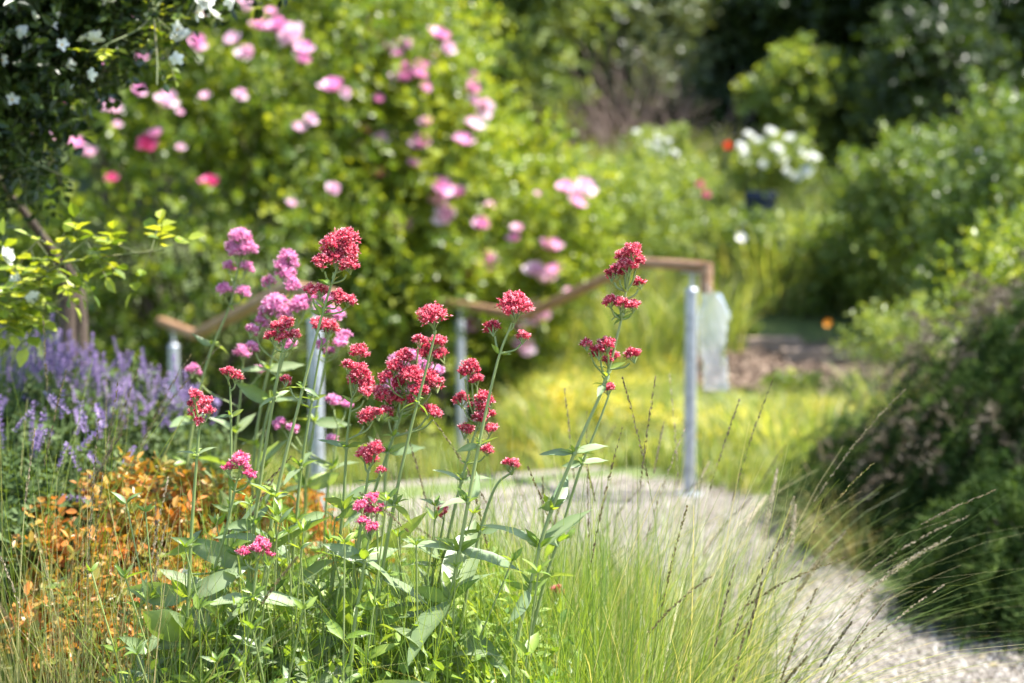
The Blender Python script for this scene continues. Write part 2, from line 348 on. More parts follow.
P = path_pt(T.ravel(), W.ravel()); jit = np.random.default_rng(3).normal(size=P.shape) * .012; P = P + jit * ((W.ravel() < .01) | (W.ravel() > .99))[:, None]
i = np.arange((nt_ - 1) * (nw - 1)); a = (i // (nw - 1)) * nw + i % (nw - 1)
g.add(np.column_stack([P, terrain(P[:, 0], P[:, 1]) + .006]), np.stack([a, a + nw, a + nw + 1, a + 1], 1))
# landing between the rails, ahead of the first step
L0, L1 = NEAR[-1], FAR[-1]
land = np.array([L0, L1, L1 + SD * .12, L0 + SD * .30]); 
uu, vv = np.meshgrid(np.linspace(0, 1, 8), np.linspace(0, 1, 14), indexing='ij')
P = (land[0] * (1-vv)[..., None] + land[1] * vv[..., None]) * (1-uu)[..., None] + (land[3] * (1-vv)[..., None] + land[2] * vv[..., None]) * uu[..., None]
P = P.reshape(-1, 2); i = np.arange(7 * 13); a = (i // 13) * 14 + i % 13
g.add(np.column_stack([P, terrain(P[:, 0], P[:, 1]) + .016]), np.stack([a, a + 1, a + 15, a + 14], 1))
tag(g.build('gravel_path', M['gravel'], smooth=True), kind='structure')
r = np.random.default_rng(11); n = 75000
t = .28 + .72 * r.random(n); w = r.normal(.5, .6, n); w = np.where((w < -.06) | (w > 1.06), r.random(n), w)
P = path_pt(t, w); OCT = tmpl([(1,0,0), (0,1,0), (-1,0,0), (0,-1,0), (0,0,.7), (0,0,-.7), (.6,.6,.45), (-.6,.5,.4)],
    [(0,6,4), (6,1,4), (1,7,4), (7,2,4), (2,3,4), (3,0,4), (0,1,6), (1,2,7)])
g = Geo(); scatter(g, OCT, np.column_stack([P, terrain(P[:, 0], P[:, 1]) + .009]), nrm(np.column_stack([r.normal(size=(n, 2)), r.normal(size=n) * .25])),
    np.array([0, 0, 1.]) + r.normal(size=(n, 3)) * .3, .0025 + .0055 * r.random(n) ** 2, r.random(n))
tag(g.build('gravel', M['stones'], smooth=False), kind='stuff')
g = Geo(); n = 420; t = .3 + .7 * r.random(n); w = np.where(r.random(n) < .6, 1 - .25 * r.random(n) ** 2, r.random(n)); P = path_pt(t, w)
scatter(g, LEAF2, np.column_stack([P, terrain(P[:, 0], P[:, 1]) + .016]), np.column_stack([r.normal(size=(n, 2)), r.normal(size=n) * .1]), np.array([0, 0, 1.]) + r.normal(size=(n, 3)) * .2, .012 + .02 * r.random(n), r.random(n))
M['litter'] = rnd_mat('leaf_litter', [(.06, .04, .025), (.16, .11, .06), (.3, .25, .12)], .9)
tag(g.build('leaf_litter', M['litter']), kind='stuff')
# stone steps going down between the rails
g = Geo(); ang = math.atan2(SN[1], SN[0])
for k in range(4):
    c = SC + SD * (.60 + .36 * k) ; z = -.05 - .08 * k
    box(g, (c[0], c[1], z - .14), (1.66, .38, .28), ang, 0, bev=.012)
tag(g.build('stone_steps', M['gravel']), kind='structure')
# patch of dry soil on the bank
g = Geo(); c = at(815, 372, 9.6); r = np.random.default_rng(4); nr = 40; V = [(c[0], 9.7, terrain(c[0], 9.7) + .015)]
NRG = 14
for rr in [(q + 1) / NRG for q in range(NRG)]:
    for k in range(nr):
        a = k / nr * 6.283; x = c[0] + 1.15 * rr * math.cos(a) * (1 + .06 * math.sin(5 * a + 1)); y = 9.66 + .44 * rr * math.sin(a) * (1 + .06 * math.cos(4 * a))
        V.append((x, y, terrain(x, y) + .02))
Fa = [[0, 1+k, 1+(k+1) % nr, -1] for k in range(nr)] + [[1+q*nr+k, 1+(q+1)*nr+k, 1+(q+1)*nr+(k+1) % nr, 1+q*nr+(k+1) % nr] for q in range(NRG - 1) for k in range(nr)]
g.add(V, Fa); tag(g.build('soil_patch', M['soil'], smooth=True), kind='structure')

r = np.random.default_rng(14); n = 2600; xx = c[0] + r.uniform(-1.2, 1.2, n); yy = 9.66 + r.uniform(-.45, .5, n); g = Geo()
scatter(g, OCT, np.column_stack([xx, yy, terrain(xx, yy) + .03]), nrm(np.column_stack([r.normal(size=(n, 2)), r.normal(size=n) * .3])), np.array([0, 0, 1.]) + r.normal(size=(n, 3)) * .4, .012 + .02 * r.random(n) ** 2, r.random(n))
M['mulch'] = rnd_mat('mulch', [(.05, .03, .02), (.14, .09, .06), (.3, .22, .16)], .95)
tag(g.build('mulch', M['mulch']), kind='stuff')

# ------------------------------------------------------------------ handrails
def sweep_rect(g, pts, w, h, mat=0):
    """rounded-rectangle bar, mitred at the bends"""
    pts = np.asarray(pts, float); n = len(pts); prof = []
    for cx_, cy_, a0 in ((1, 1, 0), (-1, 1, 90), (-1, -1, 180), (1, -1, 270)):
        for da in (0, 30, 60, 90):
            a = math.radians(a0 + da); rr = .42 * h
            prof.append((cx_ * (w/2 - rr) + rr * math.cos(a), cy_ * (h/2 - rr) + rr * math.sin(a)))
    m = len(prof); R = []
    for i in range(n):
        a = nrm(pts[i] - pts[i-1]) if i else None; b = nrm(pts[i+1] - pts[i]) if i < n-1 else None
        t = nrm((a if a is not None else b) + (b if b is not None else a))
        side = nrm(np.cross(t, (0, 0, 1))) if abs(t[2]) < .95 else nrm(np.array([SN[0], SN[1], 0]))
        side = np.array([SN[0], SN[1], 0.]); u = nrm(np.cross(side, t)); k = 1 / max(.5, float(np.dot(t, b if b is not None else a)))
        R.append([pts[i] + side * p[0] + u * p[1] * k for p in prof])
    V = np.array(R).reshape(-1, 3); Fa = [[i*m+k, i*m+(k+1) % m, (i+1)*m+(k+1) % m, (i+1)*m+k] for i in range(n-1) for k in range(m)]
    g.add(V, Fa, mat)
    for i in (0, n-1):
        Vc = np.vstack([R[i], pts[i:i+1]]); g.add(Vc, [[k, (k+1) % m, m] for k in range(m)], mat)
def handrail(label, start, up_len, slope_len, low_len, z0, drop, posts):
    """start: near end of the upper level part; the rail runs along the stair direction"""
    def pt(s, z): return np.array([start[0] + SD[0] * s, start[1] + SD[1] * s, z])
    root = thing('handrail', label, 'handrail', (start[0], start[1], 0), 'timber handrails on steel posts beside the steps')
    s1, s2, s3 = up_len, up_len + slope_len, up_len + slope_len + low_len
    def rz(s): return z0 if s < s1 else (z0 - drop * (s - s1) / slope_len if s < s2 else z0 - drop)
    g = Geo(); sweep_rect(g, [pt(0, z0), pt(s1, z0), pt(s2, z0 - drop), pt(s3, z0 - drop)], .058, .046); g.build('rail', M['rail_wood'], root, smooth=True)
    g = Geo(); sweep_rect(g, [pt(-.02, z0 + .018), pt(-.02, z0 - .105)], .05, .042); g.build('rail_end', M['rail_wood'], root, smooth=True)
    for s in posts:
        b = pt(s, 0); gz = float(terrain(b[0], b[1])); zt = rz(s) - .105
        g = Geo(); tube(g, [(b[0], b[1], gz - .05), (b[0], b[1], zt)], .0255, 20, cap=False)
        po = g.build('post', M['steel'], root, smooth=True)
        g = Geo(); tube(g, [(b[0], b[1], zt), (b[0], b[1], zt + .008), (b[0], b[1], zt + .014), (b[0], b[1], zt + .017)], [.028, .0275, .02, .004], 20); c_ = g.build('cap', M['steel'], None, smooth=True)
        g = Geo(); tube(g, [(b[0], b[1], zt + .01), (b[0], b[1], rz(s) - .024)], .008, 10); box(g, (b[0], b[1], rz(s) - .027), (.04, .10, .006), math.atan2(SD[1], SD[0]) - math.pi / 2)
        d_ = g.build('bracket_rod', M['steel'], None)
        g = Geo(); tube(g, [(b[0], b[1], gz - .0), (b[0], b[1], gz + .014)], .06, 20); e_ = g.build('base_plate', M['steel'], None)
        for ch in (c_, d_, e_):
            ch.data.transform(__import__('mathutils').Matrix.Translation(-root.location)); ch.parent = po
a = at(711, 266, 5.75); zr = a[2]
b2 = at(642, 264, 6.55)
SD_keep = SD.copy()
handrail('longer brown timber handrail with its level end right of the tall red flower', (.79, 5.85), .546, 1.25, 1.28, .975, .32, (.10, 2.74))
handrail('shorter brown timber handrail at left behind the pink flowers', (-.60, 4.62), .47, 1.73, .94, .935, .31, (.15, 2.79))

# clear plastic bag hanging from the rail end
top = np.array([.815, 5.80, .87]); root = thing('plastic_bag', 'clear crumpled plastic bag hanging from the end of the longer handrail', 'bag', top)
g = Geo(); r = np.random.default_rng(8); rows, m = 26, 28; R = []
for i in range(rows):
    t = i / (rows - 1); z = top[2] - .40 * t; w = .034 + .020 * sstep(0, .2, t) + .006 * math.sin(6 * t); dd = w * .45 * (1.0 - .25 * math.sin(t * 9))
    if i == rows - 1: dd *= .15
    for k in range(m):
        a = k / m * 6.283; cr = 1 + .13 * math.sin(3 * a + 9 * t) + .09 * math.sin(7 * a - 14 * t) + .06 * r.normal()
        R.append((top[0] + .02 * t + w * math.cos(a) * cr, top[1] + dd * math.sin(a) * cr, z + .004 * r.normal()))
g.add(R, [[i*m+k, i*m+(k+1) % m, (i+1)*m+(k+1) % m, (i+1)*m+k] for i in range(rows-1) for k in range(m)]); g.build('bag_body', M['plastic'], root, smooth=True)
g = Geo(); tube(g, bez([(top[0], top[1], .87), (top[0]-.02, top[1]+.01, .90), (top[0]-.04, top[1]+.05, .905), (top[0]-.01, top[1]+.02, .87), (top[0], top[1], .87)], 4), .004, 6); g.build('tie', M['plastic'], root)

# ------------------------------------------------------------------ flower templates
def petal(n=3, w=.3, cup=.3, L=1.):
    V = []; Fa = []
    for i in range(n + 1):
        t = i / n; ww = w * math.sin(math.pi * (.12 + .76 * t)) ** .7; z = cup * t * t
        V += [(-ww, L*t, z + .25*ww), (0, L*t, z), (ww, L*t, z + .25*ww)]
    for i in range(n):
        a = 3*i; Fa += [(a, a+1, a+4, a+3), (a+1, a+2, a+5, a+4)]
    return tmpl(V, Fa)
PET = petal(3, .42, .35); PETF = petal(3, .36, .12)
def rose_mesh(name, mat, seed):
    """double rose, radius 1, opening along +Z"""
    g = Geo(); r = np.random.default_rng(seed); pos = []; yd = []; zh = []; sc = []
    for ring, (cnt, el, s, z) in enumerate(((6, 12, 1.0, 0), (6, 32, .88, .05), (6, 52, .7, .1), (5, 68, .5, .15), (4, 82, .36, .2))):
        for k in range(cnt):
            a = 6.283 * (k + .5 * (ring % 2)) / cnt + r.normal() * .15; e = math.radians(el + r.normal() * 7)
            d = np.array([math.cos(a) * math.cos(e), math.sin(a) * math.cos(e), math.sin(e)])
            pos.append(np.array([math.cos(a), math.sin(a), 0]) * .05 + (0, 0, z)); yd.append(d); zh.append(np.array([0, 0, 1.]) - d * d[2] + np.array([-math.cos(a), -math.sin(a), 0]) * .6); sc.append(s * r.uniform(.88, 1.1))
    scatter(g, PET, np.array(pos), np.array(yd), np.array(zh), np.array(sc), r.random(len(pos)), 0)
    tube(g, bez([(.5, -1.2, -3.2), (.15, -.3, -1.6), (0, 0, -.3), (0, 0, 0)], 3), [.05] * 7 + [.07, .1, .16], 5, 1)
    o = g.build(name, [mat, M['mid_leaf']], smooth=True); me = o.data; bpy.data.objects.remove(o); return me
ROSE = {k: [rose_mesh('rose', M['rose_' + k], 5 + i) for i in range(2)] for k in ('pink', 'pale', 'deep')}
def single_mesh(name, mat, seed, np_=5, centre=.22, wide=PETF, tilt=15):
    g = Geo(); r = np.random.default_rng(seed); pos = []; yd = []; zh = []
    for k in range(np_):
        a = 6.283 * k / np_ + r.normal() * .08; e = math.radians(tilt + r.normal() * 8)
        yd.append((math.cos(a) * math.cos(e), math.sin(a) * math.cos(e), math.sin(e))); pos.append((0, 0, 0)); zh.append((0, 0, 1))
    scatter(g, wide, np.array(pos, float), np.array(yd), np.array(zh, float), r.uniform(.9, 1.05, np_), r.random(np_), 0)
    a = np.linspace(0, 6.283, 9)[:-1]
    g.add(np.vstack([np.stack([centre*np.cos(a), centre*np.sin(a), a*0 + .06], 1), [(0, 0, .16)]]), [[k, (k+1) % 8, 8] for k in range(8)], 1)
    o = g.build(name, [mat, M['yellow']], smooth=True); me = o.data; bpy.data.objects.remove(o); return me
WHITE = [single_mesh('white_blossom', M['white'], s) for s in (1, 2)]
POMPON = rose_mesh('white_blossom', M['white'], 33)
DAISY = single_mesh('daisy_head', M['white'], 3, 14, .3, petal(2, .12, .05), 5)
POPPY = single_mesh('poppy_flower', M['poppy'], 4, 5, .2, petal(3, .5, .35), 25)
MARI = single_mesh('orange_flower', M['marigold'], 6, 8, .25, petal(3, .3, .2), 20)

# valerian flower cluster: a domed head of tiny five-petalled florets
def floret():
    V = []; Fa = []; R = .0029
    for k in range(5):
        a = k * 6.283 / 5; c, s = math.cos(a), math.sin(a); b = len(V)
        V += [(0, 0, .0), (.6*R*c - .0009*s, .6*R*s + .0009*c, .0004), (R*c, R*s, -.0004), (.6*R*c + .0009*s, .6*R*s - .0009*c, .0004)]
        Fa += [(b, b+3, b+2, b+1)]
    b = len(V)
    for z, rr in ((-.0085, .0005), (0, .0007)):
        for k in range(3): V.append((rr*math.cos(k*2.09), rr*math.sin(k*2.09), z))
    Fa += [(b+k, b+(k+1) % 3, b+3+(k+1) % 3, b+3+k) for k in range(3)]
    V = np.array(V); V = V[:, [0, 2, 1]]          # opening along +Y
    return tmpl(V, Fa)
FLORET = floret()
STAMEN = tmpl([(-.0003, 0, 0), (.0003, 0, 0), (.00045, .0035, .0003), (-.00045, .0035, .0003)], [(0,1,2,3)])
BUD = tmpl([(0,-.004,0), (.0009,0,0), (0,0,.0009), (-.0009,0,0), (0,0,-.0009), (0,.0018,0)], [(0,1,2), (0,2,3), (0,3,4), (0,4,1), (5,2,1), (5,3,2), (5,4,3), (5,1,4)])
def cluster_mesh(rad, mat, seed):
    g = Geo(); r = np.random.default_rng(seed)
    nl = max(4, int(rad / .0026)); lob = []
    for k in range(nl):                     # lobes (cymes) of the head
        a = k * 2.4; q = math.sqrt((k + .3) / nl); zz_ = 1 - 1.45 * (k + .3) / nl; q = math.sqrt(max(0, 1 - zz_ * zz_)); lob.append((rad * .60 * q * math.cos(a), rad * .60 * q * math.sin(a), rad * .52 * zz_, rad * r.uniform(.36, .5)))
    P = []; D = []
    for (x, y, z, lr) in lob:
        m = int(2.3 * 3.14 * lr * lr / (1.25e-5)) + 5
        u = nrm(r.normal(size=(m, 3)) + (0, 0, .55)); u = u[u[:, 2] > -.45]
        P.append(np.array([x, y, z]) + u * lr * (1 + .14 * r.normal(size=(len(u), 1)))); D.append(nrm(u + r.normal(size=u.shape) * .25 + np.array([x, y, 0]) / rad * .3))
    P = np.vstack(P); D = np.vstack(D); n = len(P); isb = r.random(n) < .22
    zz = r.normal(size=(n, 3))
    fl = ~isb
    scatter(g, FLORET, P[fl], D[fl], zz[fl], r.uniform(.75, 1.1, fl.sum()), np.clip(.1 + .85 * r.random(fl.sum()), 0, .9), 0)
    scatter(g, STAMEN, P[fl], nrm(D[fl] + r.normal(size=(fl.sum(), 3)) * .25), zz[fl], 1.0, 1.0, 0)
    scatter(g, BUD, P[isb], D[isb], zz[isb], r.uniform(.8, 1.2, isb.sum()), r.random(isb.sum()) * .25, 0)
    for (x, y, z, lr) in lob:                # branching green stalks holding the lobes
        tube(g, bez([(0, 0, -rad * 1.05), (x * .4, y * .4, -rad * .6), (x, y, z - lr * .5)], 3), [.0011] * 7, 4, 1, .5, cap=False)
        m = 7; u = nrm(r.normal(size=(m, 3)) + (0, 0, .2))
        for q in u: tube(g, [(x * .8, y * .8, z - lr * .6), np.array([x, y, z]) + q * lr * .8], .0005, 3, 1 if r.random() < .5 else 0, .2, cap=False)
    o = g.build('flower_cluster', [mat, M['val_stem']]); me = o.data; bpy.data.objects.remove(o); return me
CLS = [.0093, .0139, .0186, .0235]
CL = {c: [[cluster_mesh(rd, M[c], 40 + 7 * i + s) for s in range(2)] for i, rd in enumerate(CLS)] for c in ('red', 'pink', 'magenta')}

def leaf_pair(lf, p, tdir, L, r, az, mat=0, elev=.35):
    for s in (0, math.pi):
        a = az + s + r.normal() * .15; d = np.array([math.cos(a), math.sin(a) * .8, elev + r.normal() * .35])
        scatter(lf, HERO[r.integers(4)], p[None], d[None], (np.array([0, -.45, 1.]) + r.normal(size=3) * .55)[None], L * r.uniform(.9, 1.35), r.random() * .65, mat); lf.A[-1][1::3] += .42
def shoot(g_st, lf, p0, p1, L, r, pairs=5, thick=.0022, mat=0):
    m = (p0 + p1) / 2 + r.normal(size=3) * .012; c = bez([p0, m, p1], 5)
    tube(g_st, c, np.linspace(thick, thick * .6, len(c)), 5, 0, r.random(), cap=False)
    az = r.random() * 6.28
    for k in range(pairs):
        t = (k + 1) / pairs; q = c[min(len(c) - 1, int(t * (len(c) - 1)))]
        leaf_pair(lf, q, None, L * (1.1 - .6 * t) if k < pairs - 1 else L * .35, r, az + k * 1.57, mat, .35 + .7 * t)
        if r.random() < .8: leaf_pair(lf, q, None, L * .35, r, az + k * 1.57 + .5, 1, .9)
    leaf_pair(lf, c[-1], None, L * .25, r, az + .7, 1, 1.4)
ORIG_SC = SD_keep
def valerian(label, color, Y, stem, clusters, nodes=(), shoots=3, seed=0, thick=.0031, group='red valerian flower stems', auto=True):
    r = np.random.default_rng(1000 + seed)
    pts = [at(x, y, Y + (k / len(stem)) * .0) for k, (x, y) in enumerate(stem)]
    low = pts[-1]; prev = pts[-2] if len(pts) > 1 else low + (0, 0, .1)
    dirx = (low - prev); foot = np.array([low[0] + dirx[0] * .8, low[1] + .02, 0.0])
    pts = pts + [foot]
    root = thing('red_valerian' if color != 'pink' else 'pink_valerian', label, 'flower', foot, group)
    c = bez(pts, 8); g = Geo(); lf = Geo()
    zt = np.linspace(0, 1, len(c)); tube(g, c, thick * (.55 + .75 * zt), 7, 0, r.random(), cap=False)
    # nodes
    def near_i(z): return int(np.argmin(abs(c[:, 2] - z)))
    k = 0; az = r.random() * 1.5 - .4
    for (x, y, Lp) in nodes:
        p = at(x, y, Y); q = c[near_i(p[2])]; L = Lp / F * Y; leaf_pair(lf, q, None, L, r, .15 + r.normal() * .25 + (k % 2) * .9, 0, .25); leaf_pair(lf, q, None, L * .5, r, 1.3 + k, 1, .8); leaf_pair(lf, q, None, L * .35, r, 2.2 + k, 1, 1.2); leaf_pair(lf, q + (0, 0, .008), None, L * .3, r, .6 + k, 1, .5)
        tube(g, [q - (0, 0, .003), q, q + (0, 0, .003)], [thick * .9, thick * 1.35, thick * .9], 7, 0, .5, cap=False); k += 1
    zlow = (at(0, max([n[1] for n in nodes] + [stem[0][1] + 110]), Y)[2] - .085) if auto else -1
    while zlow > .15:
        q = c[near_i(zlow)]; L = (66 + 30 * r.random()) / F * 2.2 * (1 if zlow < .66 else .6)
        leaf_pair(lf, q, None, L, r, az + k * 1.57, 0, .3); leaf_pair(lf, q, None, L * .5, r, az + k * 1.57 + 1.2, 1, .7); leaf_pair(lf, q, None, L * .38, r, az + k * 1.57 + .5, 1, 1.1); k += 1; zlow -= .085
    gp = g
    for j, (x, y, rp) in enumerate(clusters):
        Yc = Y + (r.random() - .5) * .03; p = at(x, y, Yc); rad = rp * 1.16 / F * Y; kk = int(np.argmin([abs(math.log(rad / q)) for q in CLS]))
        top = c[0]; i0 = near_i(p[2] - rad * 1.2 - .6 * abs(p[0] - top[0])); q0 = c[max(i0, 0)]
        side = p[0] - c[near_i(p[2])][0]; tilt = np.clip(side / .04, -1, 1) * .5
        part_copy(CL[color][kk][r.integers(2)], 'flower_cluster', root, p, (r.normal() * .15, tilt + r.normal() * .1, r.random() * 6.28), (rad / CLS[kk]) * np.array([1, 1, .92]))
        b = p - np.array([math.sin(tilt) * rad, 0, math.cos(tilt) * rad]) * .95
        tube(gp, bez([q0, (q0 * .45 + b * .55) + np.array([(b - q0)[0] * .18, 0, -.002]), b], 4), [.0016] * 9, 5, 0, .5, cap=False)
        if abs(side) > .015 and r.random() < .6: leaf_pair(lf, q0, None, .022, r, r.random() * 3, 1, .5)
    g.build('stem', M['val_stem'], root, smooth=True)
    if lf.n: lf.build('foliage', [M['val_leaf'], M['val_small']], root, smooth=True)
    # leafy side shoots from the foot
    for s in range(shoots * 2 if shoots > 1 else shoots):
        gs, ls = Geo(), Geo(); hx = foot[0] + r.normal() * .09; ytop = r.uniform(500, 650)
        tp = np.array([hx + r.normal() * .03, Y + r.normal() * .1, at(0, ytop, Y)[2]])
        shoot(gs, ls, foot + np.array([r.normal() * .02, r.normal() * .02, 0]), tp, r.uniform(.045, .085), r, pairs=8, mat=int(r.random() < .45))
        so = gs.build('side_shoot', M['val_stem'], root, smooth=True); lo = ls.build('leaves', [M['val_leaf'], M['val_small']], root, smooth=True); lo.parent = so
    return root

Y0 = 2.2
valerian('tallest red valerian at left, its big crimson head touching the dark bush', 'red', 2.2, [(337, 268), (322, 315), (300, 400), (276, 498), (264, 590), (262, 683)],
    [(344, 240, 12), (331, 245, 10), (350, 253, 9), (336, 256, 12), (322, 262, 9), (349, 265, 9), (310, 291, 7), (321, 291, 7), (338, 298, 9), (349, 301, 7)], [(306, 392, 22), (276, 498, 42), (268, 545, 50), (262, 600, 60)], 3, 1)
valerian('short valerian with magenta-pink head low beside a big grey-green leaf', 'magenta', 2.12, [(258, 560), (254, 590), (243, 683)], [(262, 545, 8), (256, 550, 7), (243, 553, 6), (268, 555, 6)], [(246, 600, 55)], 3, 2)
valerian('leaning valerian with small magenta head above the orange shrub', 'magenta', 2.18, [(237, 480), (226, 530), (206, 600), (190, 683)], [(240, 461, 9), (228, 468, 6), (250, 476, 6), (243, 468, 7)], [(214, 575, 30)], 2, 3)
valerian('leftmost red valerian with ragged crimson head against the purple catmint', 'red', 2.15, [(200, 424), (197, 455), (190, 560), (187, 683)], [(195, 396, 7), (206, 403, 7), (192, 405, 6), (197, 413, 8), (208, 411, 6), (199, 421, 5)], [(198, 452, 18), (190, 540, 26)], 2, 4)
valerian('red valerian with tiny crimson head just right of the steel post', 'red', 2.3, [(230, 386), (231, 430), (230, 510), (225, 600), (222, 683)], [(228, 373, 7), (236, 377, 6)], [(231, 415, 16), (229, 505, 26)], 2, 5)
valerian('red valerian with two-tiered head in front of the pink blooms', 'red', 2.22, [(283, 345), (277, 380), (262, 470), (248, 580), (240, 683)], [(285, 325, 9), (277, 328, 7), (272, 336, 7), (283, 338, 7), (294, 336, 7)], [(273, 395, 18), (255, 520, 30)], 2, 6)
valerian('red valerian with two small heads half hidden behind the tallest stem', 'red', 2.42, [(322, 340), (312, 400), (300, 480), (290, 600), (288, 683)], [(318, 325, 8), (329, 328, 9), (286, 381, 6)], [(312, 400, 18), (300, 470, 34)], 2, 7)
valerian('slender valerian with one round red head left of the middle', 'red', 2.2, [(436, 330), (426, 370), (408, 440), (392, 515), (378, 600), (372, 683)], [(433, 317, 13)], [(411, 406, 22), (395, 505, 34), (380, 575, 52)], 2, 8)
valerian('widest valerian spray of many coral red heads at the middle', 'red', 2.34, [(408, 395), (396, 430), (372, 500), (352, 580), (342, 683)],
    [(420, 341, 7), (438, 343, 8), (427, 352, 10), (404, 358, 9), (440, 356, 8), (395, 368, 9), (412, 376, 11), (427, 379, 11), (387, 378, 8), (401, 385, 10), (418, 391, 10), (436, 384, 9), (380, 394, 8), (396, 398, 9), (409, 402, 8), (430, 411, 8), (386, 412, 7), (436, 414, 6)], [(386, 455, 26), (370, 510, 40)], 3, 9)
valerian('red valerian with a column of heads left of the widest spray', 'red', 2.24, [(352, 398), (347, 440), (342, 520), (330, 600), (326, 683)],
    [(359, 352, 9), (349, 366, 7), (359, 373, 10), (364, 384, 10), (354, 382, 8), (366, 393, 7), (367, 417, 9), (377, 414, 7)], [(347, 450, 26), (341, 505, 44), (334, 560, 50)], 3, 10)
valerian('knee-high red valerian with one loose head below the widest spray', 'red', 2.2, [(369, 468), (363, 510), (352, 590), (344, 683)], [(364, 455, 8), (374, 450, 9), (370, 460, 8), (381, 471, 5)], [(362, 500, 40), (352, 570, 55)], 3, 11)
valerian('short valerian with two stacked magenta-pink heads among pale leaves', 'magenta', 2.1, [(369, 540), (362, 580), (350, 683)], [(372, 500, 8), (361, 507, 7), (378, 510, 7), (368, 511, 7), (363, 522, 6), (372, 529, 7)], [(364, 560, 46)], 3, 12)
valerian('red valerian with round head crossing the handrail at the centre', 'red', 2.2, [(512, 323), (498, 360), (482, 430), (470, 492), (452, 590), (432, 683)], [(515, 307, 15), (492, 328, 8), (523, 337, 7)], [(477, 447, 20), (466, 505, 34), (456, 550, 58)], 3, 13)
valerian('red valerian with crowded heads in front of the second steel post', 'red', 2.3, [(478, 425), (470, 450), (452, 520), (436, 600), (424, 683)],
    [(470, 368, 9), (463, 373, 6), (477, 380, 7), (461, 400, 8), (483, 398, 8), (478, 407, 9), (490, 403, 6), (488, 414, 7), (480, 419, 8), (491, 430, 7), (466, 431, 8), (487, 450, 6)], [(462, 480, 30), (446, 555, 46)], 3, 14)
valerian('thin valerian with one small red head right of the centre stem', 'red', 2.26, [(512, 472), (495, 488), (478, 540), (462, 620), (455, 683)], [(513, 465, 7), (507, 463, 5)], [(482, 530, 24)], 1, 15)
valerian('low thin valerian with one tiny red head over the gravel', 'red', 2.3, [(444, 520), (436, 560), (420, 630), (414, 683)], [(443, 513, 7)], [(434, 565, 26)], 2, 16)
valerian('tallest red valerian at right with three tiers crossing the handrail', 'red', 2.2, [(626, 292), (620, 325), (604, 385), (578, 445), (548, 520), (532, 580), (512, 683)],
    [(632, 252, 9), (624, 257, 9), (637, 262, 8), (627, 267, 9), (618, 271, 8), (612, 275, 7), (640, 283, 6), (610, 302, 7), (621, 304, 8), (633, 306, 7), (587, 345, 6), (607, 345, 9), (598, 352, 8), (612, 356, 7), (633, 355, 8), (608, 361, 6)], [(622, 316, 12), (604, 383, 20), (572, 458, 34), (548, 515, 46), (540, 545, 58), (528, 590, 50)], 2, 17, auto=False)
valerian('thinner valerian leaning close behind the tallest right one', 'red', 2.25, [(609, 395), (598, 425), (580, 470), (560, 535), (540, 600), (526, 683)], [(608, 389, 7)], [(584, 463, 26), (556, 545, 34)], 1, 18, thick=.0028, auto=False)
valerian('lone faded red valerian low in the grass right of the stems', 'red', 2.65, [(556, 600), (552, 640), (548, 683)], [(557, 591, 7)], [], 0, 19, thick=.002)
G2 = 'pink valerian behind the red ones'
valerian('tallest pink valerian, three-tiered, left of the sloping rail', 'pink', 2.85, [(238, 268), (230, 305), (208, 360), (192, 430), (185, 520)], [(240, 238, 10), (235, 248, 9), (247, 249, 9), (240, 252, 9), (229, 267, 7), (246, 268, 7), (224, 290, 7), (243, 293, 7)], [(214, 345, 20), (195, 420, 40)], 1, 20, group=G2)
valerian('pink valerian with rounded head above the sloping rail', 'pink', 2.8, [(286, 290), (280, 330), (262, 400), (252, 500)], [(288, 258, 9), (281, 267, 8), (293, 267, 7), (286, 275, 9), (269, 283, 7), (292, 286, 8)], [(268, 370, 30)], 1, 21, group=G2)
valerian('broad pink valerian with many heads where the first rail ends', 'pink', 2.75, [(290, 335), (280, 370), (262, 440), (256, 520)], [(275, 305, 11), (266, 312, 8), (284, 314, 9), (300, 307, 11), (309, 300, 7), (262, 322, 7), (252, 331, 7), (252, 347, 6), (288, 344, 8)], [(272, 400, 34)], 1, 22, group=G2)
valerian('pink valerian with loose heads behind the tallest left stem', 'pink', 2.78, [(328, 340), (322, 380), (310, 450), (305, 520)], [(324, 312, 9), (335, 316, 9), (330, 300, 7), (344, 338, 8), (322, 345, 7), (330, 352, 6), (340, 345, 7)], [(316, 420, 30)], 1, 23, group=G2)
valerian('small pink valerian with three blurred heads near the first post', 'pink', 2.9, [(243, 365), (240, 400), (232, 470), (228, 540)], [(243, 353, 8), (260, 371, 6), (193, 371, 7)], [(238, 430, 30)], 1, 24, group=G2)
valerian('pink valerian peeping out behind the widest coral spray', 'pink', 2.7, [(402, 395), (395, 430), (384, 500)], [(398, 362, 9), (412, 358, 8), (425, 368, 8), (393, 385, 9), (410, 397, 8), (437, 372, 7)], [(390, 450, 30)], 1, 25, group=G2)
valerian('pink valerian with low faint heads above the leafy clump', 'pink', 2.75, [(338, 425), (334, 460), (325, 530)], [(333, 401, 7), (347, 405, 6), (292, 430, 7), (280, 424, 7), (332, 440, 6)], [(330, 470, 30)], 1, 26, group=G2)

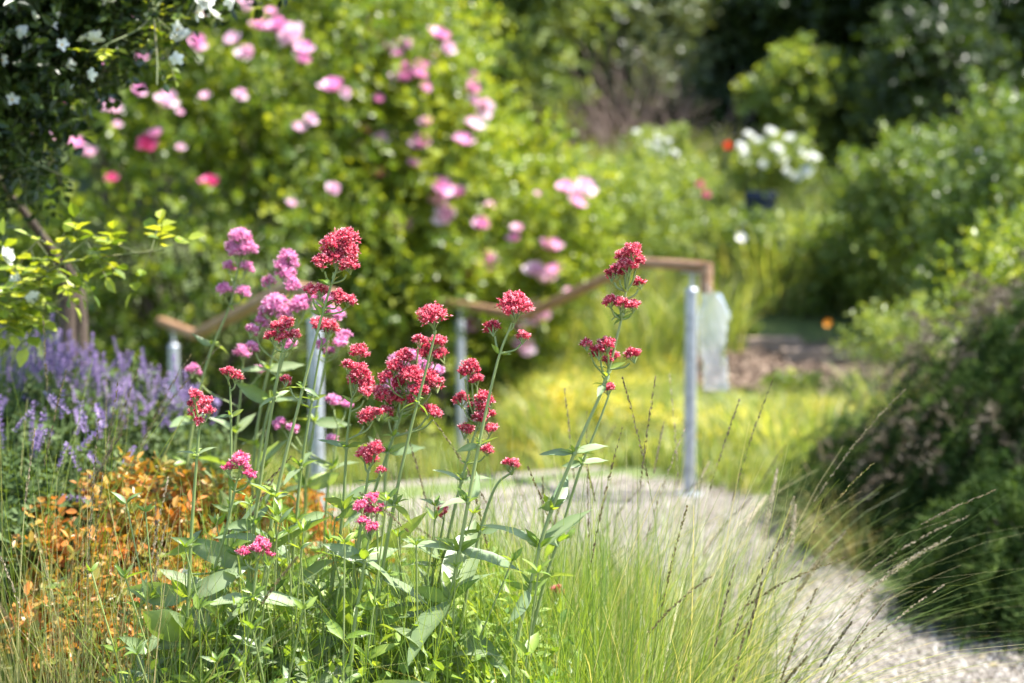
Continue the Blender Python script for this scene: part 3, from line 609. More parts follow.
# ------------------------------------------------------------------ understory herbs
r = np.random.default_rng(77); g = Geo(); n = 2000
X = r.uniform(-.60, .12, n); Yy = r.uniform(2.05, 2.75, n); Zt = at(0, 648, 2.3)[2] + r.normal(size=n) * .05 - .16 * sstep(.0, .12, X)
k = 7; P = []; 
Z = Zt[:, None] - np.abs(r.normal(size=(n, k))) * .12
Pp = np.stack([X[:, None] + r.normal(size=(n, k)) * .02, Yy[:, None] + r.normal(size=(n, k)) * .02, Z], -1).reshape(-1, 3)
Dd = r.normal(size=Pp.shape) + (0, 0, .3)
scatter(g, LEAFO, Pp, Dd, np.array([0, 0, 1.]) + r.normal(size=Pp.shape) * .5, .010 + .02 * r.random(len(Pp)) ** 1.5, r.random(len(Pp)))
bs = np.column_stack([r.uniform(-.6, .2, 2200), r.uniform(2.05, 2.9, 2200), np.full(2200, .0)])
blades(g, bs, r.random(2200) * 6.28, .35 * r.random(2200), .50 + .30 * r.random(2200), .0024, 5, seg=8)
tag(g.build('leafy_undergrowth', M['val_small']), kind='stuff')

# ------------------------------------------------------------------ grasses
def spike(g, pts, L, wid, r, mat=0, dens=60):
    """seed head along the last stretch of a stalk"""
    pts = np.asarray(pts); n = dens; t = r.random(n); k = t * (len(pts) - 1); i = np.minimum(k.astype(int), len(pts) - 2); f = (k - i)[:, None]
    P = pts[i] * (1 - f) + pts[i+1] * f; T = nrm(pts[i+1] - pts[i]); side = nrm(np.cross(T, r.normal(size=(n, 3))))
    w = wid * np.sin(np.pi * (.15 + .8 * t)) 
    scatter(g, LEAF2, P + side * (w * (.15 + .5 * r.random(n)))[:, None], nrm(T + side * .22), side, .0055 * r.uniform(.7, 1.4, n), r.random(n), mat)
def tussock(label, centre, rad, n, L, W, lean, mat, seed, stalks=(), nst=0, stL=None, seedmat='seed', bias=(0, 0), name='ornamental_grass', group='clumps of ornamental grass', wid=.0022, dens=120, low=0):
    r = np.random.default_rng(2000 + seed); z = float(terrain(centre[0], centre[1]))
    root = thing(name, label, 'grass clump', (centre[0], centre[1], z), group); g = Geo(); n = int(n * .37); W = W * 1.15; lean = lean * 1.25
    rr = rad * np.sqrt(r.random(n)); a = r.random(n) * 6.283
    base = np.column_stack([centre[0] + rr*np.cos(a), centre[1] + rr*np.sin(a), np.full(n, z)])
    az = np.arctan2(np.sin(a) + bias[1] + r.normal(size=n) * .5, np.cos(a) + bias[0] + r.normal(size=n) * .5)
    blades(g, base, az, lean * r.uniform(.05, 1.5, n), L * r.uniform(.55, 1.1, n), W * r.uniform(.6, 1.2, n), seed, seg=8)
    g.build('blades', M[mat], root)
    for j in range(nst):
        a = r.random() * 6.283; rr = rad * .6 * r.random(); b = np.array([[centre[0] + rr*math.cos(a), centre[1] + rr*math.sin(a), z]])
        azz = math.atan2(math.sin(a) + bias[1] * 1.3 + r.normal() * .4, math.cos(a) + bias[0] * 1.3 + r.normal() * .4)
        gs = Geo(); C = blades(gs, b, np.array([azz]), np.array([lean * r.uniform(.1, .95)]), np.array([(stL or L) * r.uniform(.85, 1.1)]), .0022, seed * 50 + j, rnd=np.array([.25]), seg=14)
        so = gs.build('stalk', M[mat], root); gh = Geo(); spike(gh, C[0][-(3 + r.integers(3)):], .1, wid, r, dens=dens); h = gh.build('seed_head', M[seedmat], root); h.parent = so
    return root
# right of the valerian, in front of the path
def fx(px, Y): return (px - 512) / F * Y
tussock('fine green grass clump directly right of the tallest right flower', (fx(580, 2.35), 2.35), .18, 1100, .80, .0021, .45, 'grass_pale', 1, nst=9, stL=.9, bias=(.3, 0))
tussock('fine yellow-green grass clump with dark seed spikes beside the path', (fx(670, 2.5), 2.5), .20, 1300, .80, .0021, .55, 'grass_pale', 2, nst=15, stL=.93, bias=(.5, 0))
tussock('grass clump leaning right over the gravel with feathery pale heads', (fx(722, 2.6), 2.6), .10, 560, .62, .0021, .55, 'grass_pale', 3, nst=7, stL=.74, bias=(1.1, .1), seedmat='seed_pale', wid=.008, dens=260)
tussock('lowest arching grass clump nearest the camera with dark spikes', (fx(715, 2.05), 2.08), .09, 500, .56, .002, .5, 'grass_pale', 4, nst=12, stL=.72, bias=(.9, 0))
tussock('soft hazy grass clump between the valerian and the gravel', (fx(620, 3.2), 3.2), .28, 1300, .62, .0026, .4, 'grass_pale', 5, nst=3, stL=.7)
tussock('hazy grass clump behind, touching the inner bend of the path', (fx(700, 3.5), 3.5), .20, 900, .56, .0026, .45, 'grass_pale', 6, nst=3, stL=.72, bias=(.3, 0))
tussock('small grass clump growing behind the centre red stems', (fx(500, 3.0), 3.0), .2, 700, .6, .0025, .35, 'grass_pale', 7, nst=2, stL=.74)
tussock('dry brownish tuft drooping at the foot of the dark shrub', (1.13, 4.75), .10, 420, .36, .003, .9, 'grass_dry', 8, nst=2, stL=.42, bias=(-1, -.6), seedmat='seed_pale')
tussock('sparse tall grass standing among the valerian stems at the centre', (fx(440, 2.75), 2.75), .28, 1100, .74, .0026, .3, 'grass_pale', 13, nst=3, stL=.85)
tussock('sparse grass behind the leftmost valerian leaves', (fx(300, 3.0), 3.0), .26, 900, .66, .0028, .35, 'grass_pale', 14, nst=0)
tussock('airy grass beyond the near clumps, over the gravel edge', (fx(560, 3.5), 3.5), .3, 800, .5, .003, .45, 'grass_pale', 15, nst=6, stL=.68)
# left foreground
tussock('tall green and straw grass in the lower left corner', (fx(40, 2.1), 2.1), .17, 2300, .76, .0022, .28, 'grass_dry', 9, nst=9, stL=.92, bias=(.1, 0))
tussock('green grass leaning right in front of the orange shrub', (fx(120, 2.15), 2.15), .14, 1000, .64, .0024, .4, 'grass', 10, nst=7, stL=.85, bias=(.6, 0))
tussock('low straw coloured grass beneath the orange shrub', (fx(170, 2.3), 2.3), .16, 900, .54, .0022, .5, 'grass_dry', 11, nst=0, bias=(.4, 0))
tussock('tall upright grass at the left edge beside the catmint', (fx(15, 2.6), 2.6), .16, 700, .9, .0028, .3, 'grass', 12, nst=12, stL=1.0, bias=(.5, 0))

# lawn and weeds beyond the path, and yellow ground cover
r = np.random.default_rng(91)
def field(name, mat, n, xr, yr, L, W, seed, lean=.5, keep=None, seg=4):
    r = np.random.default_rng(seed); X = r.uniform(*xr, n); Yy = r.uniform(*yr, n); ok = np.ones(n, bool)
    s = (X - SC[0]) * SD[0] + (Yy - SC[1]) * SD[1]; q = abs((X - SC[0]) * SN[0] + (Yy - SC[1]) * SN[1])
    ok &= ~((q < .86) & (s > -.9) & (s < 2.0))
    # off the gravel
    tt = np.linspace(0, 1, 80); C0 = path_pt(tt, np.full(80, .5)); A0 = path_pt(tt, np.zeros(80)); hw = np.linalg.norm(C0 - A0, axis=1)
    d = np.hypot(X[:, None] - C0[None, :, 0], Yy[:, None] - C0[None, :, 1]) - hw[None]; ok &= (d.min(1) > .0)
    if keep is not None: ok &= keep(X, Yy)
    X, Yy = X[ok], Yy[ok]; m = len(X); g = Geo()
    blades(g, np.column_stack([X, Yy, terrain(X, Yy)]), r.random(m) * 6.28, lean * r.random(m), L * r.uniform(.4, 1.2, m), W, seed, seg=seg)
    return tag(g.build(name, M[mat]), kind='stuff')
SOIL = lambda x, y: ~((x > 1.15) & (x < 3.4) & (y > 8.4) & (y < 10.7))
field('grass', 'grass_lawn', 70000, (-3.2, 4.2), (5.9, 10.5), .20, .008, 21, lean=.9, keep=SOIL)
field('grass', 'grass_pale', 26000, (-2.5, .6), (2.6, 5.2), .22, .004, 22, lean=.7)
field('meadow_grass', 'grass_lawn', 26000, (-1, 7.0), (9.6, 16), .42, .014, 23, lean=.6, keep=lambda x, y: ~((abs(x - 2.2) < 1.2) & (y < 10.8)))
r = np.random.default_rng(92); g = Geo(); n = 2600
cx = r.uniform(.0, 2.6, n); cyy = r.uniform(6.9, 9.6, n)
nz = np.sin(cx * 3.1 + 1) * np.sin(cyy * 2.3 + .5) + .6 * np.sin(cx * 6.3) * np.sin(cyy * 5.1 + 2); ok = nz > -.4
s_ = (cx - SC[0]) * SD[0] + (cyy - SC[1]) * SD[1]; q_ = abs((cx - SC[0]) * SN[0] + (cyy - SC[1]) * SN[1]); ok &= (q_ > 1.0)
ok &= SOIL(cx, cyy); cx, cyy = cx[ok], cyy[ok]; nz = nz[ok]; n = len(cx); k = 16
P = np.stack([cx[:, None] + r.normal(size=(n, k)) * .05, cyy[:, None] + r.normal(size=(n, k)) * .05, np.zeros((n, k))], -1)
P[..., 2] = terrain(P[..., 0], P[..., 1]) + .03 + .09 * r.random((n, k)); P = P.reshape(-1, 3)
scatter(g, LEAFW, P, r.normal(size=P.shape) + (0, 0, .5), np.array([0, 0, 1.]) + r.normal(size=P.shape) * .4, .03 * r.uniform(.6, 1.3, len(P)), np.clip(np.repeat(.36 + .40 * nz + .25 * r.normal(size=n), k) + .3 * r.random(n * k), 0, 1))
tag(g.build('yellow_ground_cover', M['yellow_cover']), kind='stuff')

# ------------------------------------------------------------------ orange-leaved shrubs
def shrub(name, label, cat, ells, n, per, ls, tm, mat, seed, L=.2, up=.5, rin=.4, lump=.16, group=None, stems=14, r0=.012, bark='twig', root_at=None, **kw):
    c0 = np.array(ells[0][:3]); gx, gy = (root_at if root_at is not None else c0[:2]); gz = float(terrain(gx, gy))
    root = thing(name, label, cat, (gx, gy, gz), group); g = Geo()
    base, d = crown(g, ells, n, per, ls, tm, seed, L=L, up=up, rin=rin, lump=lump, **kw); g.build('foliage', M[mat] if isinstance(mat, str) else mat, root)
    if stems:
        r = np.random.default_rng(seed + 9); b = Geo(); tg = base[r.choice(len(base), min(stems, len(base)), replace=False)]
        for q in tg:
            limbs(b, np.array([gx + r.normal() * r0 * 3, gy + r.normal() * r0 * 3, gz - .02]), [q], r0, seed + int(abs(q[0]) * 1000), sides=5)
        b.build('branches', M[bark], root, smooth=True)
    return root
def E(px, py, Y, rx, rz, ry=None):
    p = at(px, py, Y); return (p[0], p[1], p[2], rx, ry or rx, rz)
GO = 'orange-leaved shrubs'
def top_orange(P, rn): return np.clip(.2 + .7 * rn, 0, 1)
shrub('orange_shrub', 'bright orange and yellow leaved shrub left of the pink heads', 'shrub', [E(130, 580, 2.75, .19, .18), E(190, 568, 2.8, .15, .14), E(85, 600, 2.85, .10, .13)], 1500, 9, .022, LEAFO, 'orange', 301, L=.08, rfn=top_orange, group=GO, r0=.003)
shrub('orange_shrub', 'orange leaved shrub seen between the leftmost valerian stems', 'shrub', [E(268, 590, 2.9, .16, .17), E(320, 610, 2.9, .10, .12)], 900, 9, .022, LEAFO, 'orange', 302, L=.08, rfn=lambda P, rn: np.clip(.25 + .65 * rn, 0, 1), group=GO, r0=.003)
shrub('orange_shrub', 'redder low shrub in the shade of the lower left grass', 'shrub', [E(130, 650, 2.55, .18, .14)], 700, 8, .02, LEAFO, 'orange', 303, L=.07, rfn=lambda P, rn: np.clip(.05 + .8 * rn, 0, 1), group=GO, r0=.003)

# ------------------------------------------------------------------ purple catmint
def spike_mesh(seed, L=.085):
    g = Geo(); r = np.random.default_rng(seed); P = []; D = []
    for w in range(7):
        z = L * (w / 7) ** 1.05; rr = .0085 * (1 - .5 * w / 7); m = 12
        for k in range(m):
            a = r.random() * 6.28; d = np.array([math.cos(a), math.sin(a), .5 + .4 * r.random()]); P.append(np.array([0, 0, z + r.normal() * .0018]) + d * rr * .35); D.append(d)
    P, D = np.array(P), np.array(D)
    scatter(g, LEAFO, P, D, np.array([0, 0, 1.]) + 0 * D, .0115 * r.uniform(.7, 1.2, len(P)), r.random(len(P)), 0)
    tube(g, [(0, 0, -.01), (0, 0, L)], [.0011, .0006], 4, 1, cap=False)
    o = g.build('flower_spike', [M['purple'], M['sage']]); me = o.data; bpy.data.objects.remove(o); return me
SPK = [spike_mesh(s) for s in (1, 2, 3)]
def catmint(label, px, py, Y, rx, rz, nsp, seed):
    r = np.random.default_rng(seed); e = E(px, py, Y, rx, rz); gz = float(terrain(e[0], Y))
    root = thing('catmint', label, 'flowering plant', (e[0], Y, gz), 'purple catmint clumps'); g = Geo()
    crown(g, [e], 900, 10, .022, LEAFO, seed, L=.10, up=.9, rin=.3); g.build('foliage', M['sage'], root)
    st = Geo()
    for k in range(nsp):
        a = r.random() * 6.283; q = math.sqrt(r.random()); u = np.array([q * math.cos(a), q * math.sin(a), math.sqrt(max(0, 1 - q * q))])
        p = np.array(e[:3]) + u * np.array([rx, rx, rz]) * r.uniform(.85, 1.1) + (0, 0, .06 + .10 * r.random())
        b = np.array([e[0], Y, gz]) + np.array([u[0], u[1], 0]) * rx * .35
        c = bez([b, (b + p) / 2 + np.array([u[0], u[1], 0]) * .03, p], 4); tube(st, c, .0013, 4, 0, .5, cap=False)
        part_copy(SPK[k % 3], 'flower_spike', root, p, (r.normal() * .35 - u[1] * .4, r.normal() * .35 + u[0] * .4 + .15, r.random() * 6), (lambda q: (q * .75, q * .75, q))(r.uniform(.55, 1.05)))
    st.build('stems', M['sage'], root)
catmint('purple catmint clump cut by the left edge of the photo', 20, 480, 3.5, .25, .20, 85, 401)
catmint('purple catmint clump in front of the dark trunk', 75, 475, 3.7, .26, .19, 90, 402)
catmint('purple catmint clump at the foot of the first handrail post', 150, 485, 3.7, .18, .15, 75, 403)
catmint('smaller lilac catmint low at the left behind tall grass', 35, 560, 2.85, .2, .16, 30, 404)

# small daisies in the lower left
for (x, y, lb) in ((156, 648, 'white daisy with yellow eye in straw grass, largest of them'), (162, 620, 'small daisy above the largest daisy in the grass'), (185, 572, 'white daisy at the edge of the orange shrub'), (240, 653, 'white daisy low between the valerian leaves')):
    p = at(x, y, 2.15); root = thing('daisy', lb, 'flower', (p[0], p[1], 0), 'small white daisies')
    g = Geo(); tube(g, bez([(p[0], p[1], 0), (p[0] + .01, p[1], p[2] / 2), p], 4), .0009, 4, cap=False); g.build('stem', M['val_stem'], root)
    part_copy(DAISY, 'flower_head', root, p, (-.9, .2, 0), .0075)

# ------------------------------------------------------------------ rosemary on the right
def needle_shrub(label, ells, n, seed, L=.22, per=56, group='dark needle-leaved rosemary bushes', brown=.0, ls=.027, gx=None):
    c0 = np.array(ells[0][:3]); root = thing('rosemary_bush', label, 'shrub', (c0[0], c0[1], 0), group)
    fz = lambda P, rn: rn
    g = Geo(); base, d = crown(g, ells, n, per, ls, NEEDLE, seed, L=L, up=.35, rin=.55, lump=.24, flat=.0, spread=.55, sag=1.1); g.build('foliage', M['rosemary'], root)
    if brown:
        g = Geo(); crown(g, ells, int(n * brown), per, ls * .8, NEEDLE, seed + 3, L=L * .8, up=.3, rin=.84, lump=.24, flat=0, sag=1.0, keep=lambda b: (b[:, 2] > c0[2] - .12) & (np.sin(b[:, 0] * 9) * np.sin(b[:, 2] * 11 + 1) > -.35)); g.build('spent_flowers', M['rosemary_brown'], root)
    b = Geo(); r = np.random.default_rng(seed + 4); tg = base[r.choice(len(base), 60)]
    for q in tg: limbs(b, np.array([c0[0] + r.normal() * .08, c0[1] + r.normal() * .08, -.02]), [q], .009, seed + int(abs(q[0]) * 999), sides=5)
    b.build('branches', M['twig'], root, smooth=True)
    return root
needle_shrub('big dark rosemary bush with brown spent tips at the right edge', [E(1040, 440, 4.95, .54, .56, .5), E(1085, 420, 5.1, .5, .60, .5), E(965, 490, 5.0, .36, .36, .35)], 3000, 501, brown=.36)
needle_shrub('dark rosemary mound trailing left onto the gravel', [E(905, 515, 5.15, .33, .28, .32), E(845, 530, 5.25, .2, .22, .25), E(900, 480, 5.3, .26, .24, .3), E(920, 560, 4.8, .2, .2, .22)], 1400, 502, brown=.08)
needle_shrub('nearest rosemary bush, deep green, in the lower right corner', [E(1035, 580, 4.1, .24, .32, .28), E(985, 610, 4.1, .15, .2, .2)], 1200, 503)
for (x, y, Y, s) in ((975, 500, 4.4, .012), (867, 405, 5.5, .02), (880, 362, 6, .02)): pass

# ------------------------------------------------------------------ rambling rose overhead at left (dark, white blossom)
def blossoms(root, lst, meshes, name, r, face=(-1.1, 0, 0)):
    for (p, s) in lst:
        part_copy(meshes[r.integers(len(meshes))], name, root, p, (face[0] + r.normal() * .4, face[1] + r.normal() * .4, r.random() * 6.28), s)
r = np.random.default_rng(600)
ra = [E(5, 0, 3.3, .23, .22, .25), E(70, -40, 3.4, .22, .18, .25), E(-15, 85, 3.35, .13, .16, .2), E(150, -75, 3.4, .30, .12, .25), E(-90, 20, 3.5, .32, .36, .3), E(-5, 150, 3.4, .05, .09, .1)]
root = thing('rambling_rose', 'dark rambling rose with small white blossom overhanging the top left corner', 'climbing rose', (at(66, 300, 4.3)[0], 4.3, 0))
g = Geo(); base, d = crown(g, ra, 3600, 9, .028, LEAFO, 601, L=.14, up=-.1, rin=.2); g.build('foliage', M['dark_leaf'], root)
b = Geo(); tr = np.array(root.location); fork = at(-25, 150, 3.9)
tube(b, bez([tr - (0, 0, .05), at(68, 330, 4.28), at(58, 262, 4.22), fork], 5), [.036, .034, .031, .033, .03, .027, .027, .024, .021, .019, .016, .014, .013, .012, .011, .01], 9, cap=False)
tube(b, bez([tr + (.05, .03, -.05), at(80, 330, 4.3), at(74, 285, 4.28), at(62, 262, 4.2)], 5), [.024]*8 + [.018]*8, 8, cap=False); b.build('trunk', M['bark'], root, smooth=True)
b = Geo(); limbs(b, fork, base[r.choice(len(base), 40)], .013, 602); b.build('branches', M['twig'], root, smooth=True)
fl = [(5, 45), (2, 60), (28, 50), (45, 62), (33, 16), (12, 100), (70, 65), (62, 45), (84, 40), (97, 38), (90, 75), (108, 2), (52, 25), (20, 30), (38, 42), (60, 12), (70, 90), (8, 10)]
blossoms(root, [(at(x, y, 3.1 + .12 * r.random()), .018 * r.uniform(.75, 1.1)) for x, y in fl], WHITE, 'white_blossom', r)
# hanging sprays as parts of the same plant
def spray(root, pts, n, ls, mat, seed, thick=.0035, Y=3.0, name='hanging_branch', stemmat='green_twig', tm=LEAFW):
    r = np.random.default_rng(seed); c = bez([at(x, y, yy) for x, y, yy in pts], 8); b = Geo(); tube(b, c, np.linspace(thick, thick * .35, len(c)), 5, 0, cap=False)
    lf = Geo(); idx = (r.random(n) * (len(c) - 1)).astype(int); Pq = []; Dq = []
    for i in idx:            # compound leaf: five leaflets on a short stalk
        d = nrm(r.normal(size=3) + (0, 0, -.1)); p0 = c[i]; L = ls * 2.6; tube(b, [p0, p0 + d * L], .0008, 3, 0, cap=False); sd = nrm(np.cross(d, (0, 0, 1.)))
        for k, (tt, s) in enumerate(((.45, 1), (.45, -1), (.75, 1), (.75, -1), (1, 0))):
            Pq.append(p0 + d * L * tt); Dq.append(nrm(d * (.5 if s else 1) + sd * s))
    scatter(lf, tm, np.array(Pq), np.array(Dq), np.array([0, 0, 1.]) + r.normal(size=(len(Pq), 3)) * .35, ls * r.uniform(.75, 1.15, len(Pq)), r.random(len(Pq)))
    so = b.build(name, M[stemmat], root, smooth=True); lo = lf.build('leaves', M[mat], root); lo.parent = so; return c
spray(root, [(175, -30, 3.2), (158, 5, 3.15), (140, 28, 3.1), (110, 43, 3.05), (95, 52, 3.05)], 16, .021, 'rose_leaf', 611)
spray(root, [(150, -30, 3.1), (154, 20, 3.1), (157, 60, 3.08), (157, 85, 3.05)], 14, .02, 'dark_leaf', 612)
spray(root, [(215, -30, 3.2), (190, 10, 3.2), (172, 45, 3.2), (168, 60, 3.2)], 16, .022, 'rose_leaf', 613)
spray(root, [(10, 120, 3.3), (20, 150, 3.2), (45, 168, 3.2), (75, 180, 3.2)], 14, .022, 'dark_leaf', 614)
spray(root, [(0, 110, 3.3), (12, 150, 3.3), (20, 180, 3.3), (28, 210, 3.3)], 12, .022, 'dark_leaf', 615)
spray(root, [(90, 10, 3.3), (105, 60, 3.3), (95, 85, 3.3)], 14, .02, 'dark_leaf', 616)
blossoms(root, [(at(x, y, 3.12), s) for x, y, s in ((212, 15, .026), (196, 12, .022), (178, 30, .022), (184, 38, .024), (205, 2, .024), (232, 2, .02), (110, -1, .02), (176, 58, .018), (95, 40, .022))], [POMPON, WHITE[0]], 'white_blossom', r)

# pale green rose spray at the left edge
root = thing('white_rose', 'white rose with lime green leaves arching in from the left edge', 'rose', (at(-60, 400, 3.0)[0], 3.0, 0))
b = Geo(); tube(b, bez([np.array(root.location), at(-45, 420, 3.0), at(-25, 330, 3.0), at(0, 290, 3.0)], 6), np.linspace(.008, .0045, 19), 6, cap=False); b.build('stem', M['green_twig'], root, smooth=True)
spray(root, [(-5, 295, 3.0), (35, 282, 2.98), (60, 265, 2.96), (110, 256, 2.95), (165, 250, 2.95)], 22, .036, 'rose_leaf_lime', 621, .0035, tm=LEAFW)
spray(root, [(-5, 295, 3.0), (15, 270, 3.0), (30, 250, 3.0), (38, 240, 3.0)], 10, .038, 'rose_leaf_lime', 622, tm=LEAFO)
spray(root, [(-10, 300, 3.0), (10, 300, 3.0), (30, 298, 3.0), (52, 310, 3.0)], 9, .038, 'rose_leaf_lime', 623, tm=LEAFW)
spray(root, [(-15, 320, 3.0), (5, 325, 3.0), (20, 332, 3.0)], 8, .034, 'rose_leaf_lime', 624, tm=LEAFW)
spray(root, [(60, 265, 2.96), (75, 250, 2.96), (90, 238, 2.96)], 7, .036, 'rose_leaf_lime', 625, tm=LEAFO)
blossoms(root, [(at(x, y, 2.96), s) for x, y, s in ((4, 256, .022), (20, 281, .022), (34, 299, .018))], [POMPON], 'white_blossom', r)

# ------------------------------------------------------------------ pink rose bushes
def ray_hit(px, py, ells, f=1.0):
    d = ray(px, py); o = np.array([0, 0, CAMZ]); best = None
    for e in ells:
        c = np.array(e[:3]); R = np.array(e[3:6]) * f; a = ((d / R) ** 2).sum(); bq = 2 * (d * (o - c) / R ** 2).sum(); cq = (((o - c) / R) ** 2).sum() - 1
        D = bq * bq - 4 * a * cq
        if D > 0:
            t = (-bq - math.sqrt(D)) / (2 * a)
            if best is None or t < best: best = t
    if best is None: best = np.mean([e[1] for e in ells]) / d[1]
    return o + d * best
ROSES = [(292, 38, 12, 'pale'), (303, 52, 9, 'pink'), (300, 62, 8, 'pink'), (277, 27, 8, 'pink'), (259, 27, 8, 'pink'), (233, 42, 8, 'pale'), (246, 55, 8, 'pale'), (333, 91, 11, 'pink'), (245, 8, 9, 'pale'), (130, 25, 11, 'pale'), (137, 33, 8, 'pink'), (196, 44, 8, 'pink'),
    (112, 20, 8, 'pale'), (371, 33, 11, 'pale'), (166, 103, 10, 'pale'), (108, 108, 7, 'pale'), (115, 112, 7, 'pale'), (156, 137, 8, 'pink'), (147, 146, 9, 'deep'), (77, 146, 8, 'pink'), (90, 156, 8, 'pale'), (112, 180, 6, 'deep'), (210, 186, 9, 'deep'), (138, 92, 6, 'pink'), (240, 96, 6, 'pale'), (310, 120, 6, 'pale'), (298, 130, 7, 'pale'),
    (438, 39, 10, 'pink'), (447, 50, 7, 'pale'), (390, 49, 7, 'pink'), (398, 56, 6, 'pink'), (404, 80, 11, 'pink'), (418, 77, 8, 'pink'), (471, 90, 8, 'pink'), (482, 108, 9, 'pale'), (377, 101, 6, 'pink'), (472, 127, 9, 'pale'), (462, 144, 10, 'pink'), (364, 133, 8, 'deep'), (380, 140, 7, 'pale'), (420, 145, 10, 'pink'), (361, 148, 6, 'pink'),
    (378, 176, 7, 'deep'), (413, 165, 6, 'pink'), (438, 190, 11, 'pink'), (437, 203, 9, 'pink'), (458, 196, 8, 'pink'), (447, 216, 11, 'pale'), (392, 224, 8, 'pale'), (405, 227, 8, 'pink'), (480, 226, 8, 'pink'), (514, 240, 6, 'pink'),
    (565, 191, 9, 'pink'), (583, 190, 10, 'pale'), (576, 205, 8, 'pink'), (345, 93, 5, 'pale'), (67, 110, 5, 'deep'), (21, 107, 6, 'pink'), (23, 133, 6, 'pink'), (32, 137, 6, 'deep'), (290, 205, 5, 'pale')]
LOWROSES = [(487, 265, 11, 'pink'), (463, 277, 8, 'pink'), (551, 250, 10, 'pink'), (534, 273, 9, 'pale'), (543, 283, 12, 'pale'), (554, 273, 8, 'pink'), (537, 318, 14, 'pale'), (521, 348, 11, 'pale'), (470, 325, 9, 'pink'), (462, 305, 7, 'pale')]
def roses(root, lst, ells, seed):
    r = np.random.default_rng(seed); lst = list(lst); st = Geo(); x0, x1 = min(q[0] for q in lst), max(q[0] for q in lst); y0, y1 = min(q[1] for q in lst), max(q[1] for q in lst)
    lst += [(r.uniform(x0, x1), y0 + (y1 - y0) * r.random() ** 1.3, r.uniform(3.5, 6.5), ('pale', 'pink', 'pale')[r.integers(3)]) for _ in range(int(len(lst) * .55))]
    for (x, y, s, k) in lst:
        p = ray_hit(x, y, ells, 1.25); sz = s * 1.3 / F * p[1]
        part_copy(ROSE[k][r.integers(2)], 'rose_flower', root, p, (.7 + r.normal() * .3, r.normal() * .3, r.random() * .5), sz)
big = [E(210, 190, 8.9, 1.75, 1.45, 1.1), E(60, 130, 8.6, 1.2, 1.5, 1.0), E(350, 140, 9.3, .65, 1.2, .8), E(260, 30, 9.0, 1.3, 1.0, 1.0)]
mid = [E(425, 150, 9.2, .42, .85, .6), E(410, 260, 9.3, .5, .65, .5)]
low = [E(510, 235, 9.6, .54, .6, .55), E(470, 330, 9.7, .5, .5, .45)]
GR = 'pink flowering rose bushes'
rt = shrub('rose_bush', 'huge rose bush with scattered pink roses filling the upper left', 'rose bush', big, 7000, 11, .042, LEAFW, 'rose_leaf', 701, L=.26, rin=.5, group=GR, stems=60, r0=.016, lump=.2)
roses(rt, [q for q in ROSES if q[0] < 350], big, 702)
rt = shrub('rose_bush', 'tall lime green rose bush crowded with pink roses left of centre', 'rose bush', mid, 2400, 11, .04, LEAFW, 'rose_leaf_lime', 711, L=.22, rin=.5, group=GR, stems=24, r0=.012, lump=.2)
roses(rt, [q for q in ROSES if 350 <= q[0] < 500], mid, 712)
rt = shrub('rose_bush', 'low yellow-green rose bush behind the rising handrail', 'rose bush', low, 2200, 11, .04, LEAFW, 'rose_leaf_lime', 721, L=.2, rin=.5, group=GR, stems=20, r0=.012, lump=.2)
roses(rt, [q for q in ROSES if q[0] >= 500] + LOWROSES, low, 722)

# ------------------------------------------------------------------ planting on the bank and to the right
GM = 'leafy plants on the sunny bank'
def leafy(label, ells, n, ls, mat, seed, L=.3, tm=LEAFO, up=1.3, per=12, name='leafy_plant', **kw):
    return shrub(name, label, 'plant', ells, n, per, ls, tm, mat, seed, L=L, up=up, rin=.15, group=GM, stems=10, r0=.006, bark='green_twig', **kw)
leafy('soft pale green plant right behind the low rose bush', [E(610, 235, 10.5, .45, .45)], 420, .05, 'lime_leaf', 801)
leafy('feathery light green plant above the rail bend', [E(655, 220, 11.5, .45, .5)], 380, .045, 'lime_leaf', 802)
leafy('light green plant below the left cluster of white blossom', [E(690, 225, 12.5, .36, .36)], 380, .05, 'lime_leaf', 803)
leafy('upright dark green perennial right behind the plastic bag', [E(752, 262, 11, .12, .26)], 160, .05, 'fresh_leaf', 804)
leafy('pale yellow-green plant behind the plastic bag', [E(715, 280, 11.2, .25, .36)], 260, .05, 'lime_leaf', 805)
leafy('pale green plant left of the dark leafy shrubs', [E(790, 275, 11, .26, .3)], 300, .05, 'lime_leaf', 806)
leafy('low bright green weeds at the edge of the bare soil', [E(735, 345, 10.2, .16, .12)], 90, .05, 'lime_leaf', 807, L=.15)
leafy('small green weeds in front of the pale stones', [E(790, 392, 8.8, .16, .06), E(850, 396, 8.6, .12, .05)], 70, .045, 'lime_leaf', 808, L=.12)
leafy('dark green shrub with drooping leaves left in the right-hand bed', [E(845, 275, 10.9, .34, .42)], 480, .05, 'fresh_leaf', 809, up=.9)
leafy('leafy green shrub with bright tips in front of the grey bench', [E(905, 215, 10.2, .42, .5)], 620, .05, 'fresh_leaf', 810, up=.9)
leafy('dark feathery shrub at the right edge below the trees', [E(1010, 210, 8.6, .36, .6), E(985, 270, 8.4, .3, .35)], 1000, .045, 'fresh_leaf', 811, up=1.2)
leafy('bushy green plant filling the bed right of the orange dot', [E(925, 300, 10.9, .5, .3)], 520, .045, 'fresh_leaf', 812, up=1.0)
leafy('yellow-green leafy shrub poking above the rosemary', [E(1020, 268, 6.3, .10, .08), E(975, 292, 6.5, .07, .06)], 90, .03, 'rose_leaf_lime', 813, up=.9)
leafy('grassy light green plant left of the rosemary top', [E(905, 355, 7.2, .16, .10)], 160, .03, 'lime_leaf', 814, up=1.4)
GP = 'tall soft grasses on the bank'
